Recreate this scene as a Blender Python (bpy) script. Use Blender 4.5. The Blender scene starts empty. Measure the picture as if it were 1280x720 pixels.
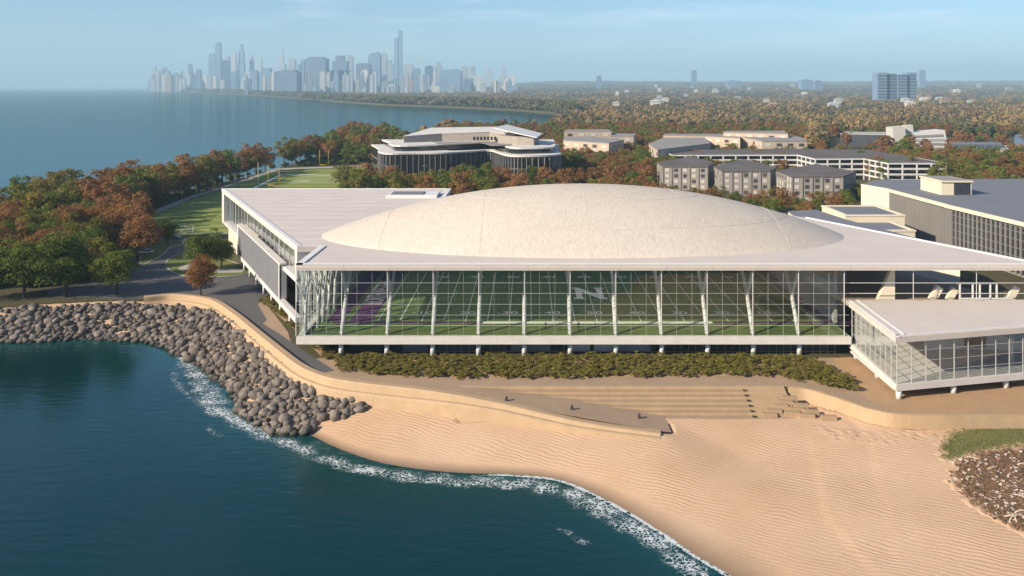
import bpy, bmesh, math, random
import numpy as np
from mathutils import Vector, Matrix, noise as mnoise

random.seed(7); rng = np.random.default_rng(7)
SC = bpy.context.scene
COL = SC.collection

# ------------------------------------------------------------------ camera, sky, sun, exposure
F, CU, CV, CZ = 1075.0, 660.0, 108.0, 58.0          # focal length and axis in photo pixels, eye height in metres
cam_d = bpy.data.cameras.new('camera'); cam = bpy.data.objects.new('camera', cam_d); COL.objects.link(cam)
cam.location = (0, 0, CZ); cam.rotation_euler = (math.radians(90), 0, 0)
cam_d.sensor_width = 36; cam_d.lens = F / 1280 * 36
cam_d.shift_x = (640 - CU) / 1280; cam_d.shift_y = (CV - 360) / 1280
cam_d.clip_start = 1; cam_d.clip_end = 90000
SC.camera = cam

SUN_EL = math.radians(27.5); SUN_TO = Vector((-0.86, -0.51, 0)).normalized()
world = bpy.data.worlds.new('World'); SC.world = world; world.use_nodes = True
wn = world.node_tree; wn.nodes.clear()
w_out = wn.nodes.new('ShaderNodeOutputWorld'); w_bg = wn.nodes.new('ShaderNodeBackground')
sky = wn.nodes.new('ShaderNodeTexSky'); sky.sky_type = 'NISHITA'; sky.sun_disc = False
sky.sun_elevation = SUN_EL; sky.sun_rotation = math.atan2(SUN_TO.x, SUN_TO.y) % (2 * math.pi)
sky.altitude = 50; sky.air_density = 1.0; sky.dust_density = 0.25; sky.ozone_density = 2.5
# thin streaks of cloud, everywhere in the sky
w_tc = wn.nodes.new('ShaderNodeTexCoord'); w_map = wn.nodes.new('ShaderNodeMapping'); w_map.inputs['Scale'].default_value = (3.2, 3.2, 26)
w_nz = wn.nodes.new('ShaderNodeTexNoise'); w_nz.inputs['Scale'].default_value = 1.6; w_nz.inputs['Detail'].default_value = 6; w_nz.inputs['Roughness'].default_value = .55
w_rmp = wn.nodes.new('ShaderNodeValToRGB'); w_rmp.color_ramp.elements[0].position = .50; w_rmp.color_ramp.elements[1].position = .80
w_rmp.color_ramp.elements[1].color = (.5, .5, .5, 1)
w_mix = wn.nodes.new('ShaderNodeMix'); w_mix.data_type = 'RGBA'; w_mix.inputs['B'].default_value = (9.0, 9.6, 10.4, 1)
wn.links.new(w_tc.outputs['Generated'], w_map.inputs['Vector']); wn.links.new(w_map.outputs[0], w_nz.inputs['Vector'])
wn.links.new(w_nz.outputs['Fac'], w_rmp.inputs[0]); wn.links.new(w_rmp.outputs[0], w_mix.inputs['Factor'])
w_tint = wn.nodes.new('ShaderNodeMix'); w_tint.data_type = 'RGBA'; w_tint.blend_type = 'MULTIPLY'; w_tint.inputs['Factor'].default_value = 1; w_tint.inputs['B'].default_value = (.76, .92, 1.12, 1)
wn.links.new(sky.outputs[0], w_tint.inputs['A']); wn.links.new(w_tint.outputs['Result'], w_mix.inputs['A']); wn.links.new(w_mix.outputs['Result'], w_bg.inputs[0])
w_bg.inputs[1].default_value = 0.07
wn.links.new(w_bg.outputs[0], w_out.inputs[0])

sun_d = bpy.data.lights.new('sun', 'SUN'); sun_d.energy = 5.0; sun_d.angle = math.radians(.6); sun_d.color = (1, .845, .64)
sun = bpy.data.objects.new('sun', sun_d); COL.objects.link(sun)
to = SUN_TO * math.cos(SUN_EL) + Vector((0, 0, math.sin(SUN_EL)))
sun.rotation_euler = to.to_track_quat('Z', 'Y').to_euler(); sun.location = to * 300

SC.view_settings.view_transform = 'Standard'; SC.view_settings.look = 'None'
SC.view_settings.exposure = 0.90; SC.view_settings.gamma = 1; SC.view_settings.use_curve_mapping = False
SC.render.engine = 'CYCLES'
cy = SC.cycles; cy.max_bounces = 7; cy.diffuse_bounces = 3; cy.glossy_bounces = 3; cy.transmission_bounces = 4
cy.transparent_max_bounces = 24; cy.volume_bounces = 0; cy.caustics_reflective = False; cy.caustics_refractive = False
cy.use_denoising = True; cy.sample_clamp_indirect = 6

# ------------------------------------------------------------------ helpers
def G(u, v, z=5.0):
    """point on the level z that the photo pixel (u, v) looks at"""
    d = F * (CZ - z) / (v - CV); return ((u - CU) * d / F, d, z)
def D(u, v, d): return ((u - CU) * d / F, d, CZ - (v - CV) * d / F)
def XY(pts, z=5.0): return [G(u, v, z)[:2] for u, v in pts]

def tag(o, label=None, cat=None, group=None, kind=None):
    if label: o['label'] = label
    if cat: o['category'] = cat
    if group: o['group'] = group
    if kind: o['kind'] = kind
    return o
def empty(name, loc, label, cat, group=None):
    o = bpy.data.objects.new(name, None); COL.objects.link(o); o.location = loc; o.empty_display_size = 1
    return tag(o, label, cat, group)
def world_loc(o):
    v = Vector((0, 0, 0))
    while o is not None: v = v + o.location; o = o.parent
    return v
def add(name, me, parent=None, loc=(0, 0, 0), rot=(0, 0, 0), scale=(1, 1, 1)):
    """link a mesh object whose loc is given in world coordinates"""
    o = bpy.data.objects.new(name, me); COL.objects.link(o)
    if parent is not None:
        o.parent = parent; o.location = Vector(loc) - world_loc(parent)
    else: o.location = loc
    o.rotation_euler = rot; o.scale = scale
    return o
def copy_tree(o, parent=None):
    c = o.copy(); COL.objects.link(c); c.parent = parent
    for ch in o.children: copy_tree(ch, c)
    return c

class MB:
    def __init__(s): s.v = []; s.f = []; s.sm = []
    def quadmesh(s, vs, fs, smooth=False):
        k = len(s.v); s.v += [tuple(p) for p in vs]; s.f += [tuple(i + k for i in f) for f in fs]; s.sm += [smooth] * len(fs); return s
    def box(s, x0, x1, y0, y1, z0, z1):
        vs = [(x, y, z) for z in (z0, z1) for y in (y0, y1) for x in (x0, x1)]
        return s.quadmesh(vs, [(0, 2, 3, 1), (4, 5, 7, 6), (0, 1, 5, 4), (2, 6, 7, 3), (0, 4, 6, 2), (1, 3, 7, 5)])
    def beam(s, a, b, w, h, up=(0, 0, 1), w2=None, h2=None):
        a, b = Vector(a), Vector(b); d = (b - a).normalized(); up = Vector(up)
        if abs(d.dot(up)) > .98: up = Vector((0, 1, 0))
        r = d.cross(up).normalized(); u = r.cross(d).normalized(); vs = []
        for p, ww, hh in ((a, w, h), (b, w2 or w, h2 or h)):
            for i, j in ((-1, -1), (1, -1), (1, 1), (-1, 1)): vs.append(p + r * (i * ww / 2) + u * (j * hh / 2))
        return s.quadmesh(vs, [(0, 3, 2, 1), (4, 5, 6, 7), (0, 1, 5, 4), (1, 2, 6, 5), (2, 3, 7, 6), (3, 0, 4, 7)])
    def tube(s, pts, rads, n=8, caps=True):
        pts = [Vector(p) for p in pts]; vs = []; fs = []
        if not hasattr(rads, '__len__'): rads = [rads] * len(pts)
        for i, p in enumerate(pts):
            d = (pts[min(i + 1, len(pts) - 1)] - pts[max(i - 1, 0)]).normalized()
            r = d.cross(Vector((0, 0, 1)) if abs(d.z) < .9 else Vector((0, 1, 0))).normalized(); u = r.cross(d)
            for k in range(n):
                t = 2 * math.pi * k / n; vs.append(p + (r * math.cos(t) + u * math.sin(t)) * rads[i])
        for i in range(len(pts) - 1):
            for k in range(n): fs.append((i * n + k, i * n + (k + 1) % n, (i + 1) * n + (k + 1) % n, (i + 1) * n + k))
        s.quadmesh(vs, fs, True)
        if caps:
            k = len(s.v) - len(vs)
            s.f.append(tuple(k + i for i in range(n))[::-1]); s.sm.append(False)
            s.f.append(tuple(k + (len(pts) - 1) * n + i for i in range(n))); s.sm.append(False)
        return s
    def prism(s, poly, z0, z1, top=True, bottom=True, sides=True):
        """vertical extrusion of a plan polygon; z0 / z1 numbers or lists"""
        n = len(poly)
        area = sum(poly[i][0] * poly[(i + 1) % n][1] - poly[(i + 1) % n][0] * poly[i][1] for i in range(n))
        if area < 0: poly = list(poly)[::-1]
        if not hasattr(z0, '__len__'): z0 = [z0] * n
        if not hasattr(z1, '__len__'): z1 = [z1] * n
        vs = [(p[0], p[1], z0[i]) for i, p in enumerate(poly)] + [(p[0], p[1], z1[i]) for i, p in enumerate(poly)]
        fs = []
        if sides: fs += [(i, (i + 1) % n, n + (i + 1) % n, n + i) for i in range(n)]
        if top: fs.append(tuple(range(n, 2 * n)))
        if bottom: fs.append(tuple(range(n))[::-1])
        return s.quadmesh(vs, fs)
    def sheet(s, poly, z):
        n = len(poly)
        area = sum(poly[i][0] * poly[(i + 1) % n][1] - poly[(i + 1) % n][0] * poly[i][1] for i in range(n))
        if area < 0: poly = list(poly)[::-1]
        return s.quadmesh([(p[0], p[1], z) for p in poly], [tuple(range(n))])
    def mesh(s, name, mat, bevel=0):
        me = bpy.data.meshes.new(name); me.from_pydata(s.v, [], s.f)
        me.polygons.foreach_set('use_smooth', s.sm)
        bm = bmesh.new(); bm.from_mesh(me)
        big = [f for f in bm.faces if len(f.verts) > 4]
        if big: bmesh.ops.triangulate(bm, faces=big)
        if bevel:
            es = [e for e in bm.edges if len(e.link_faces) == 2 and e.calc_face_angle(0) > .6]
            bmesh.ops.bevel(bm, geom=es, offset=bevel, segments=1, affect='EDGES', clamp_overlap=True)
        bm.to_mesh(me); bm.free()
        if mat: me.materials.append(mat)
        return me
    def build(s, name, mat, parent=None, bevel=0): return add(name, s.mesh(name, mat, bevel), parent)

def unit_box(mat, name='piece'):
    return MB().box(-.5, .5, -.5, .5, -.5, .5).mesh(name, mat)
def smooth_path(pts, n=8):
    P = [np.array(p, float) for p in pts]; P = [2 * P[0] - P[1]] + P + [2 * P[-1] - P[-2]]; out = []
    for i in range(1, len(P) - 2):
        for k in range(n):
            t = k / n; a, b, c, d = P[i - 1:i + 3]
            out.append(tuple(.5 * (2 * b + (c - a) * t + (2 * a - 5 * b + 4 * c - d) * t * t + (3 * b - a - 3 * c + d) * t ** 3)))
    out.append(tuple(P[-2])); return out
def sweep(mb, path, profile):
    """profile: (offset to the right of the path, height) pairs, a closed ring"""
    vs = []; fs = []
    for i, p in enumerate(path):
        a, b = path[max(i - 1, 0)], path[min(i + 1, len(path) - 1)]
        dx, dy = b[0] - a[0], b[1] - a[1]; L = math.hypot(dx, dy) or 1; rx, ry = dy / L, -dx / L
        prof = profile(i / (len(path) - 1)) if callable(profile) else profile
        n = len(prof)
        for o, h in prof: vs.append((p[0] + rx * o, p[1] + ry * o, p[2] + h))
    for i in range(len(path) - 1):
        for k in range(n): fs.append((i * n + k, i * n + (k + 1) % n, (i + 1) * n + (k + 1) % n, (i + 1) * n + k))
    fs.append(tuple(range(n))[::-1]); fs.append(tuple((len(path) - 1) * n + k for k in range(n)))
    return mb.quadmesh(vs, fs)
def inside(poly, X, Y):
    X = np.asarray(X, float); Y = np.asarray(Y, float); r = np.zeros(X.shape, bool); n = len(poly)
    for i in range(n):
        x0, y0 = poly[i][:2]; x1, y1 = poly[(i + 1) % n][:2]
        c = (y0 > Y) != (y1 > Y)
        r ^= c & (X < (x1 - x0) * (Y - y0) / ((y1 - y0) if y1 != y0 else 1e-9) + x0)
    return r
def dist_line(line, X, Y):
    """distance to a polyline, and the value (3rd item) interpolated at the closest point"""
    best = np.full(X.shape, 1e9); val = np.zeros(X.shape)
    for i in range(len(line) - 1):
        a, b = line[i], line[i + 1]; ex, ey = b[0] - a[0], b[1] - a[1]; L2 = ex * ex + ey * ey + 1e-9
        t = np.clip(((X - a[0]) * ex + (Y - a[1]) * ey) / L2, 0, 1)
        d = np.hypot(X - a[0] - t * ex, Y - a[1] - t * ey); m = d < best
        best = np.where(m, d, best)
        if len(a) > 2: val = np.where(m, a[2] + t * (b[2] - a[2]), val)
    return best, val

# ------------------------------------------------------------------ materials
M = {}
def mat(name, col, rough=.7, var=.12, vscale=.6, bump=0., bscale=4., metal=0., spec=.4, col2=None, fine=0., coords='Object', obj_var=0.):
    m = bpy.data.materials.new(name); m.use_nodes = True; nt = m.node_tree; N = nt.nodes; L = nt.links
    p = N['Principled BSDF']; p.inputs['Roughness'].default_value = rough; p.inputs['Metallic'].default_value = metal
    p.inputs['Specular IOR Level'].default_value = spec
    geo = N.new('ShaderNodeNewGeometry')
    nz = N.new('ShaderNodeTexNoise'); nz.inputs['Scale'].default_value = vscale; nz.inputs['Detail'].default_value = 8; nz.inputs['Roughness'].default_value = .62
    L.new(geo.outputs['Position'], nz.inputs['Vector'])
    rp = N.new('ShaderNodeValToRGB'); e = rp.color_ramp.elements; e[0].position = .3; e[1].position = .7
    c2 = col2 or tuple(min(1, c * (1 + var)) for c in col); c1 = col if col2 else tuple(c * (1 - var) for c in col)
    e[0].color = (*c1, 1); e[1].color = (*c2, 1); L.new(nz.outputs['Fac'], rp.inputs[0])
    last = rp.outputs[0]
    if fine:
        n2 = N.new('ShaderNodeTexNoise'); n2.inputs['Scale'].default_value = bscale * 1.7; n2.inputs['Detail'].default_value = 4
        L.new(geo.outputs['Position'], n2.inputs['Vector'])
        mr = N.new('ShaderNodeMapRange'); mr.inputs['From Min'].default_value = .3; mr.inputs['From Max'].default_value = .7
        mr.inputs['To Min'].default_value = 1 - fine; mr.inputs['To Max'].default_value = 1 + fine; L.new(n2.outputs['Fac'], mr.inputs[0])
        mx = N.new('ShaderNodeVectorMath'); mx.operation = 'SCALE'; L.new(last, mx.inputs[0]); L.new(mr.outputs[0], mx.inputs['Scale']); last = mx.outputs[0]
    if obj_var:
        oi = N.new('ShaderNodeObjectInfo'); mr = N.new('ShaderNodeMapRange')
        mr.inputs['To Min'].default_value = 1 - obj_var; mr.inputs['To Max'].default_value = 1 + obj_var; L.new(oi.outputs['Random'], mr.inputs[0])
        mx = N.new('ShaderNodeVectorMath'); mx.operation = 'SCALE'; L.new(last, mx.inputs[0]); L.new(mr.outputs[0], mx.inputs['Scale']); last = mx.outputs[0]
    L.new(last, p.inputs['Base Color'])
    if bump:
        n3 = N.new('ShaderNodeTexNoise'); n3.inputs['Scale'].default_value = bscale; n3.inputs['Detail'].default_value = 6
        L.new(geo.outputs['Position'], n3.inputs['Vector'])
        b = N.new('ShaderNodeBump'); b.inputs['Strength'].default_value = bump; b.inputs['Distance'].default_value = .2
        L.new(n3.outputs['Fac'], b.inputs['Height']); L.new(b.outputs[0], p.inputs['Normal'])
    M[name] = m; return m
mat('white_paint', (.58, .57, .555), .45, .05)
mat('white_concrete', (.55, .53, .50), .7, .07, .4, fine=.05, bscale=3)
mat('roof_membrane', (.51, .46, .425), .75, .05, .12, fine=.05, bscale=2)
mat('roof_edge', (.62, .61, .61), .5, .05)
mat('grey_panel', (.145, .15, .165), .6, .08, .3)
mat('grey_wall', (.33, .33, .34), .75, .08)
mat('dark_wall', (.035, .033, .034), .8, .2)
mat('dark_glass', (.018, .022, .028), .12, .1, spec=.8)
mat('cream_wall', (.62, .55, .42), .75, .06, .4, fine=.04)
mat('tan_stone', (.385, .275, .168), .8, .08, .5, fine=.06, bscale=2.2)
mat('tan_step', (.31, .22, .135), .8, .08, .5, fine=.07, bscale=2.5)
mat('frame_grey', (.42, .42, .42), .5, .05)
mat('paving', (.30, .215, .145), .85, .09, .25, fine=.08, bscale=1.5)
mat('warm_paving', (.35, .225, .125), .85, .1, .3, fine=.08, bscale=1.5)
mat('asphalt', (.085, .083, .085), .85, .12, .15, fine=.08, bscale=2)
mat('concrete', (.34, .32, .29), .8, .07, .4)
mat('earth', (.055, .04, .022), .95, .3, .08, col2=(.06, .065, .02), fine=.2, bscale=.6)
mat('dry_bed', (.33, .225, .125), .95, .15, .8, fine=.2, bscale=2)
mat('lawn', (.085, .115, .018), .9, .1, .15, col2=(.12, .145, .028), fine=.25, bscale=3)
mat('white_line', (.72, .74, .72), .8, .05)
mat('purple_turf', (.075, .018, .085), .9, .1, .3, fine=.1)
mat('rock', (.15, .128, .108), .9, .4, .7, bump=1.0, bscale=3.4, fine=.35, obj_var=.32)
def wet_foot(m):
    N = m.node_tree.nodes; L = m.node_tree.links; p = N['Principled BSDF']; src = p.inputs['Base Color'].links[0].from_socket; geo = N.new('ShaderNodeNewGeometry'); sp = N.new('ShaderNodeSeparateXYZ'); L.new(geo.outputs['Position'], sp.inputs[0])
    r = N.new('ShaderNodeMapRange'); r.inputs['From Min'].default_value = .25; r.inputs['From Max'].default_value = .75; r.inputs['To Min'].default_value = .38; L.new(sp.outputs['Z'], r.inputs[0])
    sc = N.new('ShaderNodeVectorMath'); sc.operation = 'SCALE'; L.new(src, sc.inputs[0]); L.new(r.outputs[0], sc.inputs['Scale']); L.new(sc.outputs[0], p.inputs['Base Color'])
wet_foot(M['rock'])
mat('beige_brick', (.42, .335, .26), .85, .08, .3, fine=.08, bscale=1.2)
mat('grey_brick', (.285, .255, .225), .85, .1, .3, fine=.08, bscale=1.2)
mat('dark_roof', (.10, .084, .078), .85, .3, .06, fine=.1, bscale=1)
mat('blue_roof', (.145, .155, .18), .8, .07, .08, fine=.04)
mat('mid_roof', (.23, .22, .21), .8, .1, .08)
mat('window_pale', (.50, .48, .44), .4, .1, 1)  # plain pale pane colour
mat('window_dark', (.06, .065, .075), .2, .2, .4, spec=.7)
mat('louver', (.24, .225, .21), .6, .06)
mat('bark', (.06, .045, .033), .95, .2, 2, bump=.5, bscale=6)
mat('yellow_paint', (.75, .48, .04), .5, .05)
mat('net_white', (.7, .7, .7), .6, .05)
mat('black_rubber', (.015, .015, .016), .7, .1)
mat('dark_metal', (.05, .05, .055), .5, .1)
mat('car_white', (.55, .57, .60), .25, .03, spec=.6)
mat('car_blue', (.16, .20, .28), .25, .03, spec=.6)
mat('car_glass', (.02, .025, .03), .08, .1, spec=.8)
mat('cloth_dark', (.03, .03, .04), .9, .1)
mat('cloth_purple', (.09, .03, .11), .9, .1)
mat('skin', (.42, .25, .17), .7, .05)
mat('bleached_wood', (.45, .36, .27), .9, .2, 2)
mat('tower_blue', (.13, .195, .29), .6, .1, .004, obj_var=.3)
mat("tower_white", (.42, .41, .39), .7, .1, .004, obj_var=.25)
mat('tower_pale', (.30, .33, .37), .65, .1, .004, obj_var=.25)
mat('tower_brown', (.26, .19, .15), .7, .1, .004, obj_var=.25)

def glass_mat(name, refl, tint):
    m = bpy.data.materials.new(name); m.use_nodes = True; nt = m.node_tree; N = nt.nodes; L = nt.links; N.clear()
    out = N.new('ShaderNodeOutputMaterial'); tr = N.new('ShaderNodeBsdfTransparent'); tr.inputs[0].default_value = (*tint, 1)
    gl = N.new('ShaderNodeBsdfGlossy'); gl.inputs['Roughness'].default_value = .0; gl.inputs[0].default_value = (.95, .97, 1, 1)
    fr = N.new('ShaderNodeLayerWeight'); fr.inputs[0].default_value = .5
    pw = N.new('ShaderNodeMath'); pw.operation = 'POWER'; pw.inputs[1].default_value = 5; L.new(fr.outputs['Facing'], pw.inputs[0])
    ad = N.new('ShaderNodeMath'); ad.operation = 'MULTIPLY_ADD'; ad.use_clamp = True; ad.inputs[1].default_value = 1 - refl; ad.inputs[2].default_value = refl
    mx = N.new('ShaderNodeMixShader'); L.new(pw.outputs[0], ad.inputs[0]); L.new(ad.outputs[0], mx.inputs[0])
    L.new(tr.outputs[0], mx.inputs[1]); L.new(gl.outputs[0], mx.inputs[2]); L.new(mx.outputs[0], out.inputs[0])
    M[name] = m; return m
glass_mat('glass', .034, (.95, .97, .96)); glass_mat('glass_clear', .045, (.95, .97, .97))

# the dome's skin: fine woven panels
def dome_mat():
    m = mat('dome_skin', (.75, .675, .59), .7, .035, .06)
    N = m.node_tree.nodes; L = m.node_tree.links; p = N['Principled BSDF']
    src = p.inputs['Base Color'].links[0].from_socket; geo = N['Geometry'] if 'Geometry' in N else N.new('ShaderNodeNewGeometry')
    mp = N.new('ShaderNodeMapping'); mp.inputs['Scale'].default_value = (4.2, 1.1, .5); L.new(geo.outputs['Position'], mp.inputs[0])
    nz = N.new('ShaderNodeTexNoise'); nz.inputs['Scale'].default_value = .8; nz.inputs['Detail'].default_value = 5; nz.inputs['Roughness'].default_value = .7; L.new(mp.outputs[0], nz.inputs['Vector'])
    r = N.new('ShaderNodeValToRGB'); r.color_ramp.elements[0].position = .34; r.color_ramp.elements[1].position = .56
    r.color_ramp.elements[0].color = (.76, .74, .72, 1); r.color_ramp.elements[1].color = (1, 1, 1, 1); L.new(nz.outputs['Fac'], r.inputs[0])
    mx = N.new('ShaderNodeVectorMath'); mx.operation = 'MULTIPLY'; L.new(src, mx.inputs[0]); L.new(r.outputs[0], mx.inputs[1])
    L.new(mx.outputs[0], p.inputs['Base Color'])
    b = N.new('ShaderNodeBump'); b.inputs['Strength'].default_value = .25; b.inputs['Distance'].default_value = .15
    L.new(nz.outputs['Fac'], b.inputs['Height']); L.new(b.outputs[0], p.inputs['Normal'])
    tl = N.new('ShaderNodeBsdfTranslucent'); tl.inputs[0].default_value = (.8, .8, .78, 1); ms = N.new('ShaderNodeMixShader'); ms.inputs[0].default_value = .30  # translucency added so daylight through the dome brightens the indoor field
    L.new(p.outputs[0], ms.inputs[1]); L.new(tl.outputs[0], ms.inputs[2]); L.new(ms.outputs[0], N['Material Output'].inputs[0])
dome_mat()

def stripes_mat(name, a, b, ax, width, fine=.2):
    m = mat(name, a, .9, .1, .2); N = m.node_tree.nodes; L = m.node_tree.links; p = N['Principled BSDF']
    geo = N.new('ShaderNodeNewGeometry'); vm = N.new('ShaderNodeVectorMath'); vm.operation = 'DOT_PRODUCT'; vm.inputs[1].default_value = (ax[0], ax[1], 0)
    L.new(geo.outputs['Position'], vm.inputs[0])
    d = N.new('ShaderNodeMath'); d.operation = 'MULTIPLY'; d.inputs[1].default_value = math.pi / width; L.new(vm.outputs['Value'], d.inputs[0])
    sn = N.new('ShaderNodeMath'); sn.operation = 'SINE'; L.new(d.outputs[0], sn.inputs[0])
    mr = N.new('ShaderNodeMapRange'); mr.inputs['From Min'].default_value = -.25; mr.inputs['From Max'].default_value = .25; L.new(sn.outputs[0], mr.inputs[0])
    nz = N.new('ShaderNodeTexNoise'); nz.inputs['Scale'].default_value = 1.5; nz.inputs['Detail'].default_value = 6; L.new(geo.outputs['Position'], nz.inputs['Vector'])
    m2 = N.new('ShaderNodeMapRange'); m2.inputs['From Min'].default_value = .3; m2.inputs['From Max'].default_value = .7; m2.inputs['To Min'].default_value = 1 - fine; m2.inputs['To Max'].default_value = 1 + fine
    L.new(nz.outputs['Fac'], m2.inputs[0])
    mx = N.new('ShaderNodeMix'); mx.data_type = 'RGBA'; mx.inputs['A'].default_value = (*a, 1); mx.inputs['B'].default_value = (*b, 1); L.new(mr.outputs[0], mx.inputs['Factor'])
    sc = N.new('ShaderNodeVectorMath'); sc.operation = 'SCALE'; L.new(mx.outputs['Result'], sc.inputs[0]); L.new(m2.outputs[0], sc.inputs['Scale'])
    L.new(sc.outputs[0], p.inputs['Base Color'])
stripes_mat('indoor_turf', (.095, .152, .038), (.112, .172, .044), (1, 0), 9.144, .12)
stripes_mat('outdoor_turf', (.145, .18, .022), (.195, .225, .032), (0, 1), 6.5, .14)

def leaf_mat(name, cols, hv=.25):
    m = bpy.data.materials.new(name); m.use_nodes = True; nt = m.node_tree; N = nt.nodes; L = nt.links; p = N['Principled BSDF']
    p.inputs['Roughness'].default_value = .75; p.inputs['Specular IOR Level'].default_value = .15
    at = N.new('ShaderNodeAttribute'); at.attribute_name = 'tint'
    oi = N.new('ShaderNodeObjectInfo')
    rp = N.new('ShaderNodeValToRGB'); el = rp.color_ramp.elements
    while len(el) < len(cols): el.new(.5)
    for i, c in enumerate(cols): el[i].position = i / (len(cols) - 1); el[i].color = (*c, 1)
    a1 = N.new('ShaderNodeMath'); a1.operation = 'MULTIPLY_ADD'; a1.inputs[1].default_value = .45; L.new(at.outputs['Fac'], a1.inputs[0])
    a2 = N.new('ShaderNodeMath'); a2.operation = 'MULTIPLY'; a2.inputs[1].default_value = .55; L.new(oi.outputs['Random'], a2.inputs[0]); L.new(a2.outputs[0], a1.inputs[2])
    L.new(a1.outputs[0], rp.inputs[0])
    mr = N.new('ShaderNodeMapRange'); mr.inputs['To Min'].default_value = 1 - hv; mr.inputs['To Max'].default_value = 1 + hv
    L.new(at.outputs['Fac'], mr.inputs[0])
    sc = N.new('ShaderNodeVectorMath'); sc.operation = 'SCALE'; L.new(rp.outputs[0], sc.inputs[0]); L.new(mr.outputs[0], sc.inputs['Scale'])
    L.new(sc.outputs[0], p.inputs['Base Color'])
    tl = N.new('ShaderNodeBsdfTranslucent'); L.new(sc.outputs[0], tl.inputs[0])
    mx = N.new('ShaderNodeMixShader'); mx.inputs[0].default_value = .34
    L.new(p.outputs[0], mx.inputs[1]); L.new(tl.outputs[0], mx.inputs[2]); L.new(mx.outputs[0], N['Material Output'].inputs[0])
    M[name] = m
leaf_mat('leaf_green', [(.07, .10, .015), (.115, .15, .022), (.165, .185, .03)])
leaf_mat('leaf_rust', [(.22, .115, .042), (.28, .15, .05), (.19, .085, .034), (.30, .175, .055)])
leaf_mat('leaf_olive', [(.19, .155, .03), (.14, .145, .025), (.26, .17, .045)])
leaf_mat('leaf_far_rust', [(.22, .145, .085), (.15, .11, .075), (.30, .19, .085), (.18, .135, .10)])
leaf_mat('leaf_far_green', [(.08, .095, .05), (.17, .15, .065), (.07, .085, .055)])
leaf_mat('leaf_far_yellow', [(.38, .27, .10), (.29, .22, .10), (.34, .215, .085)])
leaf_mat('leaf_shrub', [(.20, .165, .035), (.15, .14, .028), (.235, .185, .05)])
# ------------------------------------------------------------------ shoreline, terrain
SHORE = XY([(-500, 460), (-200, 438), (-60, 430), (0, 428), (60, 426), (110, 421), (180, 426), (215, 438), (250, 456), (288, 482), (301, 512), (340, 540), (385, 543),
            (420, 559), (480, 579), (560, 590), (640, 593), (700, 600), (760, 626), (820, 661), (870, 695), (915, 722), (980, 775), (1080, 880)], 0)
SHORE = [tuple(p) for p in smooth_path([(x, y, 0) for x, y in SHORE], 4)]
D0 = 151.7                                           # back edge of the terrace steps
WALL_PX = [(180, 374), (215, 371), (250, 374), (272, 380), (296, 396), (318, 414), (345, 436), (372, 457), (392, 468), (420, 477), (460, 483), (500, 487.5), (540, 492)]
WALL_XYZ = [G(u, v, 5) for u, v in WALL_PX] + [G(580, 497.5, 4.9), G(634, 507, 4.4), G(730, 528, 3.2), G(826, 541, 2.55)]
WALL = smooth_path(WALL_XYZ, 6)
RIGHT_WALL = smooth_path([G(985, 484.5, 5), G(1010, 487, 5), G(1044, 497, 5), G(1090, 512, 5), G(1139, 519, 5), G(1280, 520, 5), G(1500, 520, 5)], 6)
zb = [4.5, 4.5, 4.4, 4.3, 4.1, 3.9, 3.7, 3.5, 3.3, 3.1, 2.9, 2.7, 2.6, 2.5, 2.5, 2.5, 2.5]
foot = [(*G(u, v, 5)[:2], 4.85) for u, v in ((-500, 405), (-200, 394), (-60, 388), (0, 384), (60, 379), (140, 375))] + [(p[0], p[1], b) for p, b in zip(WALL_XYZ, zb)]
foot += [(23, 144, 2.5), (38, 143.8, 2.5), (46, 143.5, 2.6), (52, 141, 2.8)] + [(p[0], p[1] - .3, 2.9) for p in RIGHT_WALL[12:]]
SEA_POLY = SHORE + [(60, 0), (-600, 0), (-600, 176)]
FRONT = [G(u, v, 5)[:2] for u, v in ((-500, 405), (-200, 394), (-60, 388), (0, 384), (60, 379), (140, 375))] + [p[:2] for p in WALL if p[0] < -16] \
        + [(-12, D0), (38, D0), (45.3, D0 + .3)] + [p[:2] for p in RIGHT_WALL[2:]]
COAST = [(25000, 137.0), (25000, 25000), (-11100, 25000)] + XY([(180, 112.6), (260, 116), (350, 120.5), (420, 126), (480, 130), (560, 132.5), (640, 136), (690, 140), (715, 146),
         (700, 155), (690, 163), (620, 165), (560, 164), (545, 172), (520, 184), (500, 180), (480, 170), (440, 169), (390, 198), (300, 223), (200, 243), (100, 262), (0, 281), (-100, 295), (-500, 330)], 5)
LAND = FRONT + COAST
def terrain(X, Y):
    X = np.asarray(X, float); Y = np.asarray(Y, float)
    ds, _ = dist_line(SHORE, X, Y); dw, zw = dist_line(foot, X, Y)
    sea = inside(SEA_POLY, X, Y); z = np.where(sea, np.maximum(-.13 * ds, -3), zw * ds / (ds + dw + 1e-6))
    behind = inside(LAND, X, Y) | ((Y > 143.9) & (X > -12) & (X < 45)) | ((Y > np.interp(X, [p[0] for p in WALL if p[0] > -16], [p[1] for p in WALL if p[0] > -16]) + .3) & (X > -16) & (X < 23.3))
    und = .10 * np.sin(X * .21 + Y * .13) * np.sin(Y * .17 - X * .07) * np.clip(ds / 8, 0, 1) * np.clip(dw / 4, 0, 1)
    return np.where(behind & (dw > .5), 1.6, z + und), ds, sea

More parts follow.
